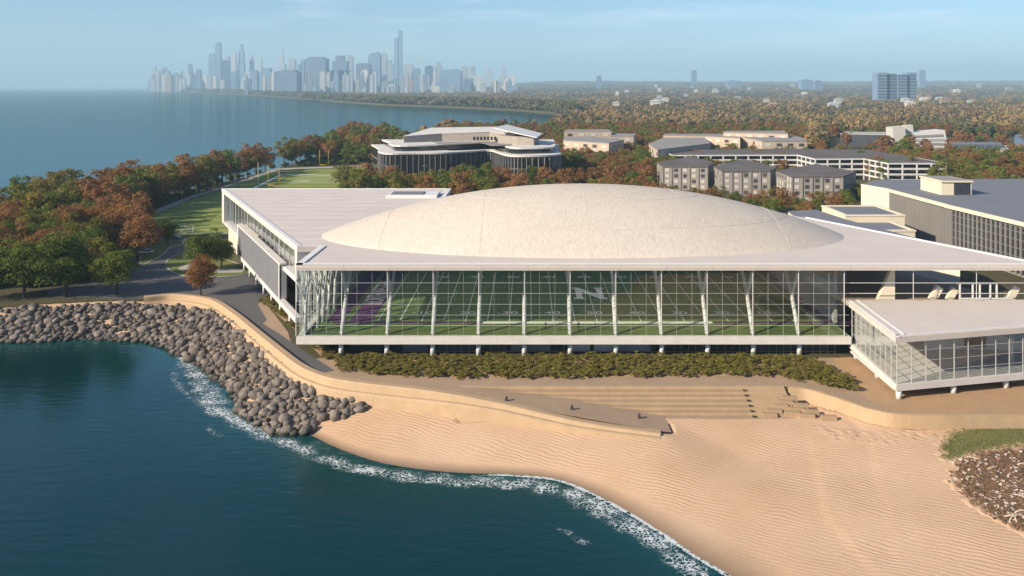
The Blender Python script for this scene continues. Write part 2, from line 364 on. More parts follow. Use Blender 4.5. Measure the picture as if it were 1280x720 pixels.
def grid_object(name, xs, ys, zfun, material, attrs=(), keep=None):
    X, Y = np.meshgrid(xs, ys); Z, A = zfun(X, Y)
    nx, ny = len(xs), len(ys); co = np.stack([X, Y, Z], -1).reshape(-1, 3)
    i = np.arange(ny - 1)[:, None] * nx + np.arange(nx - 1)[None, :]
    q = np.stack([i, i + 1, i + nx + 1, i + nx], -1).reshape(-1, 4)
    if keep is not None: q = q[keep(X, Y).reshape(-1)[q].any(1)]
    me = bpy.data.meshes.new(name); me.from_pydata(co.tolist(), [], q.tolist())
    me.polygons.foreach_set('use_smooth', [True] * len(q))
    for n, arr in A.items():
        a = me.attributes.new(n, 'FLOAT', 'POINT'); a.data.foreach_set('value', arr.reshape(-1).astype(np.float32))
    me.materials.append(material)
    return add(name, me)

# ---- lake
def water_mat():
    m = bpy.data.materials.new('lake_water'); m.use_nodes = True; N = m.node_tree.nodes; L = m.node_tree.links; p = N['Principled BSDF']
    p.inputs['Roughness'].default_value = .03; p.inputs['IOR'].default_value = 1.33; p.inputs['Specular IOR Level'].default_value = .24; p.inputs['Specular Tint'].default_value = (.55, .76, .95, 1)
    at = N.new('ShaderNodeAttribute'); at.attribute_name = 'shallow'
    geo = N.new('ShaderNodeNewGeometry')
    mp0 = N.new('ShaderNodeMapping'); mp0.inputs['Scale'].default_value = (.12, 1, 1); L.new(geo.outputs['Position'], mp0.inputs[0])
    n0 = N.new('ShaderNodeTexNoise'); n0.inputs['Scale'].default_value = .022; n0.inputs['Detail'].default_value = 6; L.new(mp0.outputs[0], n0.inputs['Vector'])
    mix0 = N.new('ShaderNodeMix'); mix0.data_type = 'RGBA'; mix0.inputs['A'].default_value = (.0006, .017, .020, 1); mix0.inputs['B'].default_value = (.0010, .024, .029, 1); L.new(n0.outputs['Fac'], mix0.inputs['Factor'])
    mix = N.new('ShaderNodeMix'); mix.data_type = 'RGBA'; mix.inputs['B'].default_value = (.005, .052, .052, 1)
    L.new(mix0.outputs['Result'], mix.inputs['A']); L.new(at.outputs['Fac'], mix.inputs['Factor']); L.new(mix.outputs['Result'], p.inputs['Base Color'])
    mp = N.new('ShaderNodeMapping'); mp.inputs['Scale'].default_value = (.5, 1.25, 1); mp.inputs['Rotation'].default_value = (0, 0, .25); L.new(geo.outputs['Position'], mp.inputs[0])
    n1 = N.new('ShaderNodeTexNoise'); n1.inputs['Scale'].default_value = .55; n1.inputs['Detail'].default_value = 5; n1.inputs['Roughness'].default_value = .55; L.new(mp.outputs[0], n1.inputs['Vector'])
    b = N.new('ShaderNodeBump'); b.inputs['Strength'].default_value = .4; b.inputs['Distance'].default_value = .2; L.new(n1.outputs['Fac'], b.inputs['Height']); L.new(b.outputs[0], p.inputs['Normal'])
    fr = N.new('ShaderNodeFresnel'); fr.inputs['IOR'].default_value = 1.33; L.new(b.outputs[0], fr.inputs['Normal'])
    cap = N.new('ShaderNodeMath'); cap.operation = 'MINIMUM'; cap.inputs[1].default_value = .40; L.new(fr.outputs[0], cap.inputs[0])   # wave slopes keep open water from mirroring the horizon fully
    gl = N.new('ShaderNodeBsdfGlossy'); gl.inputs['Roughness'].default_value = .07; gl.inputs['Color'].default_value = (.72, .93, 1, 1); L.new(b.outputs[0], gl.inputs['Normal'])
    df = N.new('ShaderNodeBsdfDiffuse'); L.new(mix.outputs['Result'], df.inputs['Color'])
    ms = N.new('ShaderNodeMixShader'); L.new(cap.outputs[0], ms.inputs[0]); L.new(df.outputs[0], ms.inputs[1]); L.new(gl.outputs[0], ms.inputs[2]); L.new(ms.outputs[0], N['Material Output'].inputs[0])
    return m
near_x = np.arange(-190, 70, 2.0); near_y = np.arange(70, 215, 2.0)
xs = np.concatenate([[-25000, -12000, -6000, -3000, -1500, -800, -400, -260], near_x, [90, 140, 300, 800, 2000, 6000, 25000]])
ys = np.concatenate([[-600, -200, 0, 40], near_y, [240, 300, 450, 700, 1100, 1700, 2600, 4000, 6500, 10000, 16000, 25000]])
def lake_z(X, Y):
    ds, _ = dist_line(SHORE, X, Y); return np.zeros(X.shape), {'shallow': np.where(inside(SEA_POLY, X, Y), np.exp(-ds / 7), 0) * (X > -200)}
lake = tag(grid_object('lake', xs, ys, lake_z, water_mat()), 'deep blue lake with teal shallows along the shore', kind='structure')

# ---- beach and the slope under the boulders
def sand_mat():
    m = mat('sand', (.44, .29, .175), .95, .07, .05, fine=.10, bscale=3, col2=(.54, .375, .25))
    N = m.node_tree.nodes; L = m.node_tree.links; p = N['Principled BSDF']; src = p.inputs['Base Color'].links[0].from_socket
    geo = N.new('ShaderNodeNewGeometry'); sp = N.new('ShaderNodeSeparateXYZ'); L.new(geo.outputs['Position'], sp.inputs[0])
    wet = N.new('ShaderNodeMapRange'); wet.inputs['From Min'].default_value = .03; wet.inputs['From Max'].default_value = .38; wet.inputs['To Min'].default_value = .42; wet.inputs['To Max'].default_value = 1
    L.new(sp.outputs['Z'], wet.inputs[0])
    sc = N.new('ShaderNodeVectorMath'); sc.operation = 'SCALE'; L.new(src, sc.inputs[0]); L.new(wet.outputs[0], sc.inputs['Scale']); L.new(sc.outputs[0], p.inputs['Base Color'])
    # wind ripples
    def ripple(nx, ny, wl, dist, nscale):
        vm = N.new('ShaderNodeVectorMath'); vm.operation = 'DOT_PRODUCT'; vm.inputs[1].default_value = (nx * 2 * math.pi / wl, ny * 2 * math.pi / wl, 0); L.new(geo.outputs['Position'], vm.inputs[0])
        nz = N.new('ShaderNodeTexNoise'); nz.inputs['Scale'].default_value = nscale; nz.inputs['Detail'].default_value = 4; L.new(geo.outputs['Position'], nz.inputs['Vector'])
        ma = N.new('ShaderNodeMath'); ma.operation = 'MULTIPLY_ADD'; ma.inputs[1].default_value = dist; L.new(nz.outputs['Fac'], ma.inputs[0]); L.new(vm.outputs['Value'], ma.inputs[2])
        sn = N.new('ShaderNodeMath'); sn.operation = 'SINE'; L.new(ma.outputs[0], sn.inputs[0]); return sn
    r1 = ripple(.47, .88, .78, 26, .14); r2 = ripple(.60, .80, .45, 30, .25)
    s = N.new('ShaderNodeMath'); s.operation = 'MULTIPLY_ADD'; s.inputs[1].default_value = .35; L.new(r2.outputs[0], s.inputs[0]); L.new(r1.outputs[0], s.inputs[2])
    n2 = N.new('ShaderNodeTexNoise'); n2.inputs['Scale'].default_value = .12; n2.inputs['Detail'].default_value = 3; L.new(geo.outputs['Position'], n2.inputs['Vector'])
    am = N.new('ShaderNodeMapRange'); am.inputs['From Min'].default_value = .3; am.inputs['From Max'].default_value = .65; am.inputs['To Min'].default_value = .05; am.inputs['To Max'].default_value = 1; L.new(n2.outputs['Fac'], am.inputs[0])
    dry = N.new('ShaderNodeMapRange'); dry.inputs['From Min'].default_value = .15; dry.inputs['From Max'].default_value = .8; L.new(sp.outputs['Z'], dry.inputs[0])
    m1 = N.new('ShaderNodeMath'); m1.operation = 'MULTIPLY'; L.new(s.outputs[0], m1.inputs[0]); L.new(am.outputs[0], m1.inputs[1])
    m2 = N.new('ShaderNodeMath'); m2.operation = 'MULTIPLY'; L.new(m1.outputs[0], m2.inputs[0]); L.new(dry.outputs[0], m2.inputs[1])
    # trodden sand by the curved wall
    tr = N.new('ShaderNodeAttribute'); tr.attribute_name = 'trod'
    vo = N.new('ShaderNodeTexVoronoi'); vo.inputs['Scale'].default_value = .85; vo.feature = 'SMOOTH_F1'; L.new(geo.outputs['Position'], vo.inputs['Vector'])
    vr = N.new('ShaderNodeMapRange'); vr.inputs['From Min'].default_value = .15; vr.inputs['From Max'].default_value = .5; vr.inputs['To Min'].default_value = 0; vr.inputs['To Max'].default_value = 5; L.new(vo.outputs['Distance'], vr.inputs[0])
    mt = N.new('ShaderNodeMath'); mt.operation = 'MULTIPLY'; L.new(vr.outputs[0], mt.inputs[0]); L.new(tr.outputs['Fac'], mt.inputs[1])
    sm = N.new('ShaderNodeMath'); sm.operation = 'ADD'; L.new(m2.outputs[0], sm.inputs[0]); L.new(mt.outputs[0], sm.inputs[1])
    b = N.new('ShaderNodeBump'); b.inputs['Strength'].default_value = .6; b.inputs['Distance'].default_value = .04; L.new(sm.outputs[0], b.inputs['Height']); L.new(b.outputs[0], p.inputs['Normal'])
    return m
TROD = XY([(1000, 524), (1040, 532), (1100, 538), (1150, 534), (1185, 532), (1175, 548), (1110, 556), (1040, 548)], 2.8)
def beach_z(X, Y):
    z, ds, sea = terrain(X, Y)
    d, _ = dist_line(TROD + TROD[:1], X, Y); ins = inside(TROD, X, Y)
    return z, {'trod': np.where(ins, np.clip(d / 1.2, 0, 1), 0)}
beach = tag(grid_object('beach', np.arange(-150, 122, .7), np.arange(74, 232, .7), beach_z, sand_mat(), keep=lambda X, Y: terrain(X, Y)[0] > -2.9), 'pale rippled sand beach', kind='structure')

# ---- ground sheet to the horizon
ground = tag(MB().prism(LAND, -2.5, 5, bottom=False).build('ground', M['earth']), 'flat wooded land', kind='structure')

# ---- foam along the shore
def foam_mat():
    m = bpy.data.materials.new('foam_white'); m.use_nodes = True; N = m.node_tree.nodes; L = m.node_tree.links; p = N['Principled BSDF']
    p.inputs['Base Color'].default_value = (.62, .68, .70, 1); p.inputs['Roughness'].default_value = .8
    at = N.new('ShaderNodeAttribute'); at.attribute_name = 'cover'; geo = N.new('ShaderNodeNewGeometry')
    nw = N.new('ShaderNodeTexNoise'); nw.inputs['Scale'].default_value = .9; nw.inputs['Detail'].default_value = 4; L.new(geo.outputs['Position'], nw.inputs['Vector'])
    wv = N.new('ShaderNodeVectorMath'); wv.operation = 'MULTIPLY_ADD'; wv.inputs[1].default_value = (1.6, 1.6, 0); L.new(nw.outputs['Color'], wv.inputs[0]); L.new(geo.outputs['Position'], wv.inputs[2])
    vo = N.new('ShaderNodeTexVoronoi'); vo.feature = 'DISTANCE_TO_EDGE'; vo.inputs['Scale'].default_value = 1.7; L.new(wv.outputs[0], vo.inputs['Vector'])
    n2 = N.new('ShaderNodeTexNoise'); n2.inputs['Scale'].default_value = .35; n2.inputs['Detail'].default_value = 5; n2.inputs['Roughness'].default_value = .65; L.new(geo.outputs['Position'], n2.inputs['Vector'])
    n3 = N.new('ShaderNodeTexNoise'); n3.inputs['Scale'].default_value = 6.; n3.inputs['Detail'].default_value = 3; L.new(geo.outputs['Position'], n3.inputs['Vector'])
    th = N.new('ShaderNodeMath'); th.operation = 'MULTIPLY_ADD'; th.inputs[1].default_value = 1.7; th.inputs[2].default_value = -1.22; L.new(n2.outputs['Fac'], th.inputs[0])
    t2 = N.new('ShaderNodeMath'); t2.operation = 'ADD'; L.new(th.outputs[0], t2.inputs[0]); L.new(at.outputs['Fac'], t2.inputs[1])          # local amount of foam
    t3 = N.new('ShaderNodeMath'); t3.operation = 'MULTIPLY'; t3.inputs[1].default_value = .30; L.new(t2.outputs[0], t3.inputs[0])
    d1 = N.new('ShaderNodeMath'); d1.operation = 'SUBTRACT'; L.new(t3.outputs[0], d1.inputs[0]); L.new(vo.outputs['Distance'], d1.inputs[1])
    d2 = N.new('ShaderNodeMath'); d2.operation = 'MULTIPLY_ADD'; d2.inputs[1].default_value = .16; L.new(n3.outputs['Fac'], d2.inputs[0]); L.new(d1.outputs[0], d2.inputs[2])
    r = N.new('ShaderNodeMapRange'); r.inputs['From Min'].default_value = .05; r.inputs['From Max'].default_value = .18; r.inputs['To Max'].default_value = .8; L.new(d2.outputs[0], r.inputs[0])
    tr = N.new('ShaderNodeBsdfTransparent'); mx = N.new('ShaderNodeMixShader'); L.new(r.outputs[0], mx.inputs[0]); L.new(tr.outputs[0], mx.inputs[1]); L.new(p.outputs[0], mx.inputs[2])
    L.new(mx.outputs[0], N['Material Output'].inputs[0]); return m
FOAM = foam_mat()
def foam(px, widths, peak=.75, z=.012):
    pth = smooth_path([(*G(u, v, 0)[:2], w) for (u, v), w in zip(px, widths)], 8); vs = []; fs = []; cov = []
    offs = [-1, -.6, -.2, .2, .6, 1]; n = len(offs)
    for i, p in enumerate(pth):
        a, b = pth[max(i - 1, 0)], pth[min(i + 1, len(pth) - 1)]; dx, dy = b[0] - a[0], b[1] - a[1]; Ln = math.hypot(dx, dy) or 1
        e = min(1, min(i, len(pth) - 1 - i) / 5)
        for o in offs: vs.append((p[0] + dy / Ln * o * p[2], p[1] - dx / Ln * o * p[2], z)); cov.append((1 - abs(o) ** 1.6) * peak * e)
    for i in range(len(pth) - 1):
        for k in range(n - 1): fs.append((i * n + k, (i + 1) * n + k, (i + 1) * n + k + 1, i * n + k + 1))
    me = bpy.data.meshes.new('shore_foam'); me.from_pydata(vs, [], fs); me.materials.append(FOAM)
    at = me.attributes.new('cover', 'FLOAT', 'POINT'); at.data.foreach_set('value', cov)
    return me
tag(add('shore_foam', foam([(218, 437), (235, 455), (252, 478), (262, 500), (285, 520), (330, 543), (385, 565), (450, 586), (540, 599), (640, 604), (700, 613), (755, 638), (815, 674), (860, 708), (900, 745)],
    [1.8, 3.0, 3.4, 4.2, 3.4, 2.8, 2.6, 2.6, 2.8, 3.2, 3.6, 3.6, 3.2, 2.8, 2.4], .80)), 'broken white foam line drifting along the beach', 'foam', kind='stuff')
tag(add('shore_foam', foam([(590, 594), (640, 594.5), (700, 601.5), (760, 627.5), (820, 662.5), (870, 696.5), (915, 723.5), (960, 760)], [.35, .4, .5, .5, .5, .5, .5, .5], 1.45, .02)), 'thin bright foam lip where water meets sand', 'foam', kind='stuff')
for px, lb in (([(222, 452), (218, 470), (230, 490), (255, 510), (300, 540)], 'faint foam trail beside the boulders'), ([(685, 655), (705, 664), (725, 675), (745, 684)], 'thin outer foam streak off the beach'),
               ([(250, 531), (265, 540), (285, 549)], 'short foam fleck off the rocks'), ([(245, 448), (270, 470), (290, 495)], 'foam swirl close to the boulders')):
    tag(add('shore_foam', foam(px, [1.3] * len(px), .55, .016)), lb, 'foam', kind='stuff')

# ---- sea wall, ramp, steps
def wall_prof(t):
    k = 1 if t < .72 else max(.3, 1 - (t - .72) / .28 * .75)
    return [(-.55, -1.2), (-.55, .75 * k), (.75, .8 * k), (.95, .55 * k), (1.15, -.55 * k), (1.75, -.62 * k), (2.0, -1.0 * k), (2.3, -3.2)]
sw = empty('sea_wall', G(345, 436, 5), 'tan curved stone sea wall winding from the road past the boulders to the beach steps', 'wall')
segs = [0, 14, 26, 38, 50, 62, 74, len(WALL) - 1]
nW = len(WALL) - 1
for a, b in zip(segs[:-1], segs[1:]):
    mb = MB(); sub = [WALL[i] for i in range(a, b + 1)]
    sweep(mb, sub, lambda t, a=a, b=b: wall_prof((a + (b - a) * t) / nW))
    mb.build('wall_section', M['tan_stone'], sw)
rw = empty('curved_beach_wall', G(1090, 512, 5), 'tan retaining wall curving away from the beach steps towards the grassy mound', 'wall')
segs = [0, 8, 16, 24, 30, len(RIGHT_WALL) - 1]
for a, b in zip(segs[:-1], segs[1:]):
    mb = MB(); sweep(mb, RIGHT_WALL[a:b + 1], [(-.45, -2.8), (-.45, .14), (.35, .14), (.35, -2.8)]); mb.build('wall_section', M['tan_stone'], rw)
RZX = [-16.6, -12, -8, -3, 7.4, 18.5, 23]; RZZ = [5.0, 4.98, 4.9, 4.55, 3.9, 2.95, 2.5]
wxs = [p[0] for p in WALL if p[0] > -20]; wys = [p[1] for p in WALL if p[0] > -20]
stx = []
for i in range(6):
    z = 5 - .42 * (i + 1); stx.append(float(np.interp(-z, [-a for a in RZZ], RZX)))
rm = MB(); rx = sorted(set(list(np.linspace(-16.5, 23, 34)) + [s + e for s in stx for e in (-.01, .01)])); row = []
for x in rx:
    i = sum(1 for s in stx if s <= x); yi = D0 + .05 - 1.3 * i
    if x < -12: yi = np.interp(x, [-16.6, -12], [149.2, D0])
    z = float(np.interp(x, RZX, RZZ)) + .006; row.append(((x, float(np.interp(x, wxs, wys)) + .3, z), (x, yi, z)))
rm.quadmesh([p for r in row for p in r], [(2 * i, 2 * i + 2, 2 * i + 3, 2 * i + 1) for i in range(len(row) - 1)])
tag(rm.build('beach_ramp', M['paving']), 'paved ramp descending to the sand', kind='structure')
ts = empty('terrace_steps', (12, D0, 2.5), 'long tan seating steps stepping down from the promenade to the sand', 'steps')
for i in range(6):
    z = 5 - .42 * (i + 1); cuts = [stx[i]] + [c for c in (2, 14, 27) if c > stx[i] + 2] + [38]
    for a, b in zip(cuts[:-1], cuts[1:]):
        o = MB().box(a + .012, b - .012, D0 - 1.3 * (i + 1) - .03, D0 - 1.3 * i - .034, 1.2, z - .05).build('step', M['tan_stone'], ts)
        MB().box(a + .014, b - .014, D0 - 1.3 * (i + 1) + .10, D0 - 1.3 * i - .036, z - .05, z).build('tread', M['tan_step'], o)
for a, b in ((-12, 2), (2, 14), (14, 27), (27, 45.2)): MB().box(a + .012, b - .012, D0 - .03, D0 + .5, 3, 5.012).build('top_kerb', M['tan_stone'], ts)
st = empty('beach_stairs', (41.5, D0, 2.5), 'flight of narrow tan stairs beside the seating steps', 'stairs')
for i in range(12):
    MB().box(38.05, 45.2, D0 - .65 * (i + 1) - .02, D0 - .65 * i - .034, 1.2, 5 - .21 * (i + 1)).build('tread', M['tan_stone'], st)
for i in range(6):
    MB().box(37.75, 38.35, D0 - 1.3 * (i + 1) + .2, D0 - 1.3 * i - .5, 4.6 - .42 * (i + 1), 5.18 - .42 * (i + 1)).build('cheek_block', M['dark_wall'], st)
seat = MB().box(-1.25, 1.25, -.45, .45, -.9, .35).mesh('seat_block', M['tan_step'], .03)
blocks = [(987, 498, 4.0), (982, 503, 3.6), (976, 508, 3.3), (968, 514, 3.0), (962, 519, 2.7), (1001, 507, 3.5), (996, 512, 3.1), (990, 517, 2.8), (1014, 515, 3.1), (1009, 520, 2.8), (1036, 522, 3.1)]
for u, v, z in blocks:
    p = G(u, v, z); tag(add('seat_block', seat, None, p, (0, 0, -.12)), 'low tan stone seat block scattered at the foot of the curved wall', 'block', 'stone seat blocks beside the beach stairs')
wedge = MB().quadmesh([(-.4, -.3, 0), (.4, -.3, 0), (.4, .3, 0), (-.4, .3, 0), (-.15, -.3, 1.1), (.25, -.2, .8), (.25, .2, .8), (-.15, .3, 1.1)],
    [(0, 3, 2, 1), (4, 5, 6, 7), (0, 1, 5, 4), (1, 2, 6, 5), (2, 3, 7, 6), (3, 0, 4, 7)]).mesh('shade_wedge', M['dark_metal'], .04)  # dark wedges put in for the shaded ends of the steps
for u, v, lb in ((633, 501, 'dark wedge in place of a shaded step end at the top of the beach ramp'), (715, 512, 'dark wedge in place of a shaded step end halfway along the beach ramp'), (799, 523, 'dark wedge in place of a shaded step end near the foot of the beach ramp')):
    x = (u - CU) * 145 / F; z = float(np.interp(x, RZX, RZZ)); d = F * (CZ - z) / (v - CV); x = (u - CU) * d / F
    tag(add('shade_wedge', wedge, None, (x, d, float(np.interp(x, RZX, RZZ))), (0, 0, 0), (.75, .75, .75)), lb, 'shade_wedge')

# ---- paving, road, lawns (each sheet 4 mm or more above the one below)
def sheet(name, px, mname, z, label, world_pts=None):
    return tag(MB().sheet(world_pts or XY(px, 5), z).build(name, M[mname]), label, kind='structure')
prom = [p[:2] for p in WALL if p[0] < -16.5] + [(-12, D0 - .01), (45.3, D0 + .3)] + [p[:2] for p in RIGHT_WALL[2:-6]] + [(120, 168), (62, 168), (-40, 168), (-44.5, 166), (-52, 186), (-72, 226), (-78, 232)]
sheet('promenade', None, 'paving', 5.004, 'tan paved promenade', prom)
walk = XY([(300, 381), (330, 362), (368, 400), (428, 447), (450, 466), (425, 470), (380, 440), (330, 402)], 5)
sheet('warm_path', None, 'warm_paving', 5.008, 'reddish paving under the pavilion', XY([(1040, 448), (1062, 446), (1120, 452), (1300, 452), (1300, 517), (1140, 516), (1110, 512), (1090, 502), (1068, 486)], 5))
sheet('road', [(60, 371), (100, 372), (140, 374.2), (180, 373.0), (215, 370.2), (250, 373), (272, 379), (296, 395), (318, 413), (334, 400), (322, 380), (345, 368), (335, 348), (300, 330), (262, 315), (235, 305), (232, 296), (185, 294), (178, 305), (150, 330), (110, 352), (60, 362)], 'asphalt', 5.009, 'grey asphalt access road')
sheet('dark_path', [(297, 383), (318, 398), (352, 419), (385, 442), (418, 463), (400, 467), (374, 456), (346, 434), (319, 412), (292, 390)], 'asphalt', 5.014, 'dark grey path strip along the sea wall')  # darker grey strip laid over the paving beside the sea wall
def kerbed(px, label):
    pts = XY(px, 5); pts = [p[:2] for p in smooth_path([(x, y, 0) for x, y in pts + pts[:1]], 5)][:-1]
    sheet('lawn', None, 'lawn', 5.10, label, pts)
    mb = MB(); sweep(mb, [(x, y, 5.0) for x, y in pts + pts[:2]], [(-.18, -.05), (-.18, .13), (.18, .13), (.18, -.05)])
    tag(mb.build('kerb', M['concrete']), 'pale concrete kerb round a lawn', kind='structure')
kerbed([(206, 333), (212, 323), (232, 317), (262, 320), (290, 327), (312, 338), (300, 344), (262, 346), (225, 344)], 'small lawn with trees in the bend of the road')
kerbed([(178, 312), (190, 303), (225, 301), (228, 306), (212, 310), (204, 318), (190, 326), (176, 331)], 'narrow lawn beside the parked cars')
sheet('footpath', [(222, 336), (236, 330), (262, 336), (305, 337), (303, 341), (258, 342), (240, 335), (228, 340)], 'concrete', 5.12, 'light concrete footpath on the lawn')
sheet('sports_field', [(170, 285), (186, 268), (240, 249), (300, 229), (345, 213), (460, 209), (470, 250), (300, 293), (186, 293)], 'outdoor_turf', 5.006, 'mown striped sports field')
sheet('field_path', [(150, 292), (180, 268), (238, 245), (300, 226), (345, 210.5), (470, 206), (470, 207.5), (348, 212.4), (303, 228.2), (242, 247.2), (186, 270), (160, 292)], 'concrete', 5.010, 'pale path between the trees and the sports field')
for a, b in (((318, 235), (352, 218)), ((430, 231), (446, 221)), ((352, 218), (446, 219.5))):
    A, B = G(*a), G(*b); mb = MB(); mb.beam((A[0], A[1], 5.015), (B[0], B[1], 5.015), 1.6, .012); tag(mb.build('field_line', M['white_line']), 'white boundary line on the outdoor field', kind='structure')
for k in range(5):
    A = G(360 + k * 4, 228.6 - k * 2); B = (A[0] + 40, A[1], 0); mb = MB(); mb.beam((A[0], A[1], 5.02), (B[0], B[1], 5.02), .5, .012); tag(mb.build('field_line', M['white_line']), 'white yard line on the outdoor field', kind='structure')
A = G(366, 226.5); mb = MB(); mb.box(A[0], A[0] + 9, A[1] - 1.2, A[1] + 1.2, 5.02, 5.035); tag(mb.build('field_mark', M['white_line']), 'white painted mark at midfield', kind='structure')
for k in range(3):
    A = G(186 + k * 4, 283 + k * 4.2); B = G(285, 283 + k * 4.2); mb = MB(); mb.beam((A[0], A[1], 5.02), (B[0], B[1], 5.02), .22, .012); tag(mb.build('field_line', M['white_line']), 'thin white line on the soccer pitch', kind='structure')

# ---- low wooded rise far inland
def rise(X, Y):
    U = CU + F * X / Y; k = np.clip((U - 470) / 260, 0, 1); k = k * k * (3 - 2 * k); t = np.clip((Y - 3300) / 9000, 0, 1)
    return 4.0 + k * 112 * t ** 1.15 + k * t * 10 * np.sin(X * .0011 + 1) * np.sin(Y * .0007)
tag(grid_object('rise', np.linspace(-3000, 24900, 160), np.linspace(3200, 16500, 90), lambda X, Y: (np.where(Y > 15800, -1., rise(X, Y)), {}), M['earth'], keep=lambda X, Y: (CU + F * X / Y) > 440), 'low wooded rise on the horizon', kind='structure')
# ------------------------------------------------------------------ the fieldhouse
ZF, ZR0, ZR1 = 9.0, 22.05, 23.15                      # field level, underside and top of the roof
FY = 168.0
fh = empty('fieldhouse', (10, 200, 5), 'huge white fieldhouse with cream dome and glass front over an indoor football field', 'building')
WA, WB = Vector((-50, 186.2, 0)), Vector((-104, 292, 0))   # left wing's slanted side
ROOF = [(-45.3, FY), (101, FY), (74, 228), (62, 246), (-26, 246), (-26, 292), (-104, 292), (-50, 186.2), (-45.3, 187.2)]
DC = (12.7, 203.5); DA, DB, DH = 61.3, 29.3, 11.6
def ring_roof():
    mb = MB(); n = 48; hole = [(DC[0] + (DA - 1.5) * math.cos(2 * math.pi * k / n), DC[1] + (DB - 1) * math.sin(2 * math.pi * k / n)) for k in range(n)]  # opening added under the dome to let daylight onto the field
    mb.prism(ROOF, ZR0, ZR1, top=False, bottom=False)
    bm = bmesh.new()
    for z, up in ((ZR1, 1), (ZR0, 0)):
        es = []
        for ring in (ROOF, hole):
            v = [bm.verts.new((x, y, z)) for x, y in ring]; es += [bm.edges.new((v[i], v[(i + 1) % len(v)])) for i in range(len(v))]
        bmesh.ops.triangle_fill(bm, edges=es, use_beauty=True, normal=(0, 0, 1))
    me = bpy.data.meshes.new('tmp'); bm.to_mesh(me); bm.free()
    mb.quadmesh([v.co[:] for v in me.vertices], [tuple(p.vertices) for p in me.polygons])
    mb.prism(hole, ZR0, ZR1, top=False, bottom=False); return mb
roof = ring_roof().build('roof', M['roof_membrane'], fh)
def edge_strip(a, b, w, h, z, name, m='roof_edge', parent=roof, inset=0.):
    mb = MB(); a = Vector((*a[:2], z)); b = Vector((*b[:2], z)); d = (b - a).normalized(); n = Vector((-d.y, d.x, 0))
    mb.beam(a + n * (inset + w / 2), b + n * (inset + w / 2), w, h); return mb.build(name, M[m], parent)
for a, b, w in ((ROOF[0], ROOF[1], .7), (ROOF[1], ROOF[2], .6), (ROOF[4], ROOF[5], 1.6), (ROOF[5], ROOF[6], .5), (ROOF[6], ROOF[7], 1.1), (ROOF[7], ROOF[8], .5), (ROOF[8], ROOF[0], 1.3)):
    edge_strip(a, b, w, .3, ZR1 + .1, 'roof_coping')
# fascia joints along the front edge
for x in np.arange(-36, 100, 9.0): MB().box(x - .04, x + .04, FY - .012, FY + .02, ZR0 + .02, ZR1 - .02).build('fascia_joint', M['grey_wall'], roof)
MB().box(-45.25, 100.8, FY - .05, FY - .004, ZR0 + .32, ZR0 + .42).build('drip_line', M['grey_wall'], roof)
# roof seams
for k, y in enumerate(np.arange(196, 290, 8)):
    xl = WA.x + (y - WA.y) / (WB.y - WA.y) * (WB.x - WA.x) + 1.4; xr = -27.8 if y > 246 else -48 + 3
    if xr - xl > 2: MB().box(xl, xr, y - .07, y + .07, ZR1 - .02, ZR1 + .035).build('roof_seam', M['roof_edge'], roof)
# skylight near the back edge
p0, p1 = G(490, 240, ZR1 + .6), G(541, 247, ZR1)
MB().box(p0[0], p1[0] + 1.5, p1[1] - 2, p1[1] + 9, ZR1 - .05, ZR1 + 1.0).build('skylight_curb', M['roof_edge'], roof, .05)
MB().box(p0[0] + 1.2, p1[0] - 3, p1[1] - .8, p1[1] + 6, ZR1 + .9, ZR1 + 1.25).build('skylight_glass', M['blue_roof'], roof)
# dome
nr, nt = 40, 120; vs = [(DC[0], DC[1], ZR1 + DH)]; fs = []
for i in range(1, nr + 1):
    r = i / nr
    for k in range(nt):
        t = 2 * math.pi * k / nt; c, s = math.cos(t), math.sin(t)
        h = DH * (1 - r ** 2.1) if i < nr else -.05
        vs.append((DC[0] + DA * r * c, DC[1] + DB * r * s, ZR1 + h))
for k in range(nt): fs.append((0, 1 + k, 1 + (k + 1) % nt))
for i in range(nr - 1):
    for k in range(nt): fs.append((1 + i * nt + k, 1 + (i + 1) * nt + k, 1 + (i + 1) * nt + (k + 1) % nt, 1 + i * nt + (k + 1) % nt))
dome = MB().quadmesh(vs, fs, True).build('dome', M['dome_skin'], fh)
mat('dome_seam_tone', (.52, .47, .42), .8, .05)
def dome_z(x, y):
    r = math.hypot((x - DC[0]) / DA, (y - DC[1]) / DB); return ZR1 + DH * (1 - r ** 2.1) if r < 1 else None
def seam(pts):
    pts = [(x, y, dome_z(x, y) + .012) for x, y in pts if dome_z(x, y)]
    if len(pts) > 1: MB().tube(pts, .05, 4, False).build('dome_seam', M['dome_seam_tone'], dome)
for x in (-32, -10, 12.7, 34, 56): seam([(x, y) for y in np.linspace(174.5, 233, 50)])
for q in (.45, .78): seam([(DC[0] + DA * q * math.cos(t), DC[1] + DB * q * math.sin(t)) for t in np.linspace(math.pi, 2 * math.pi, 80)])

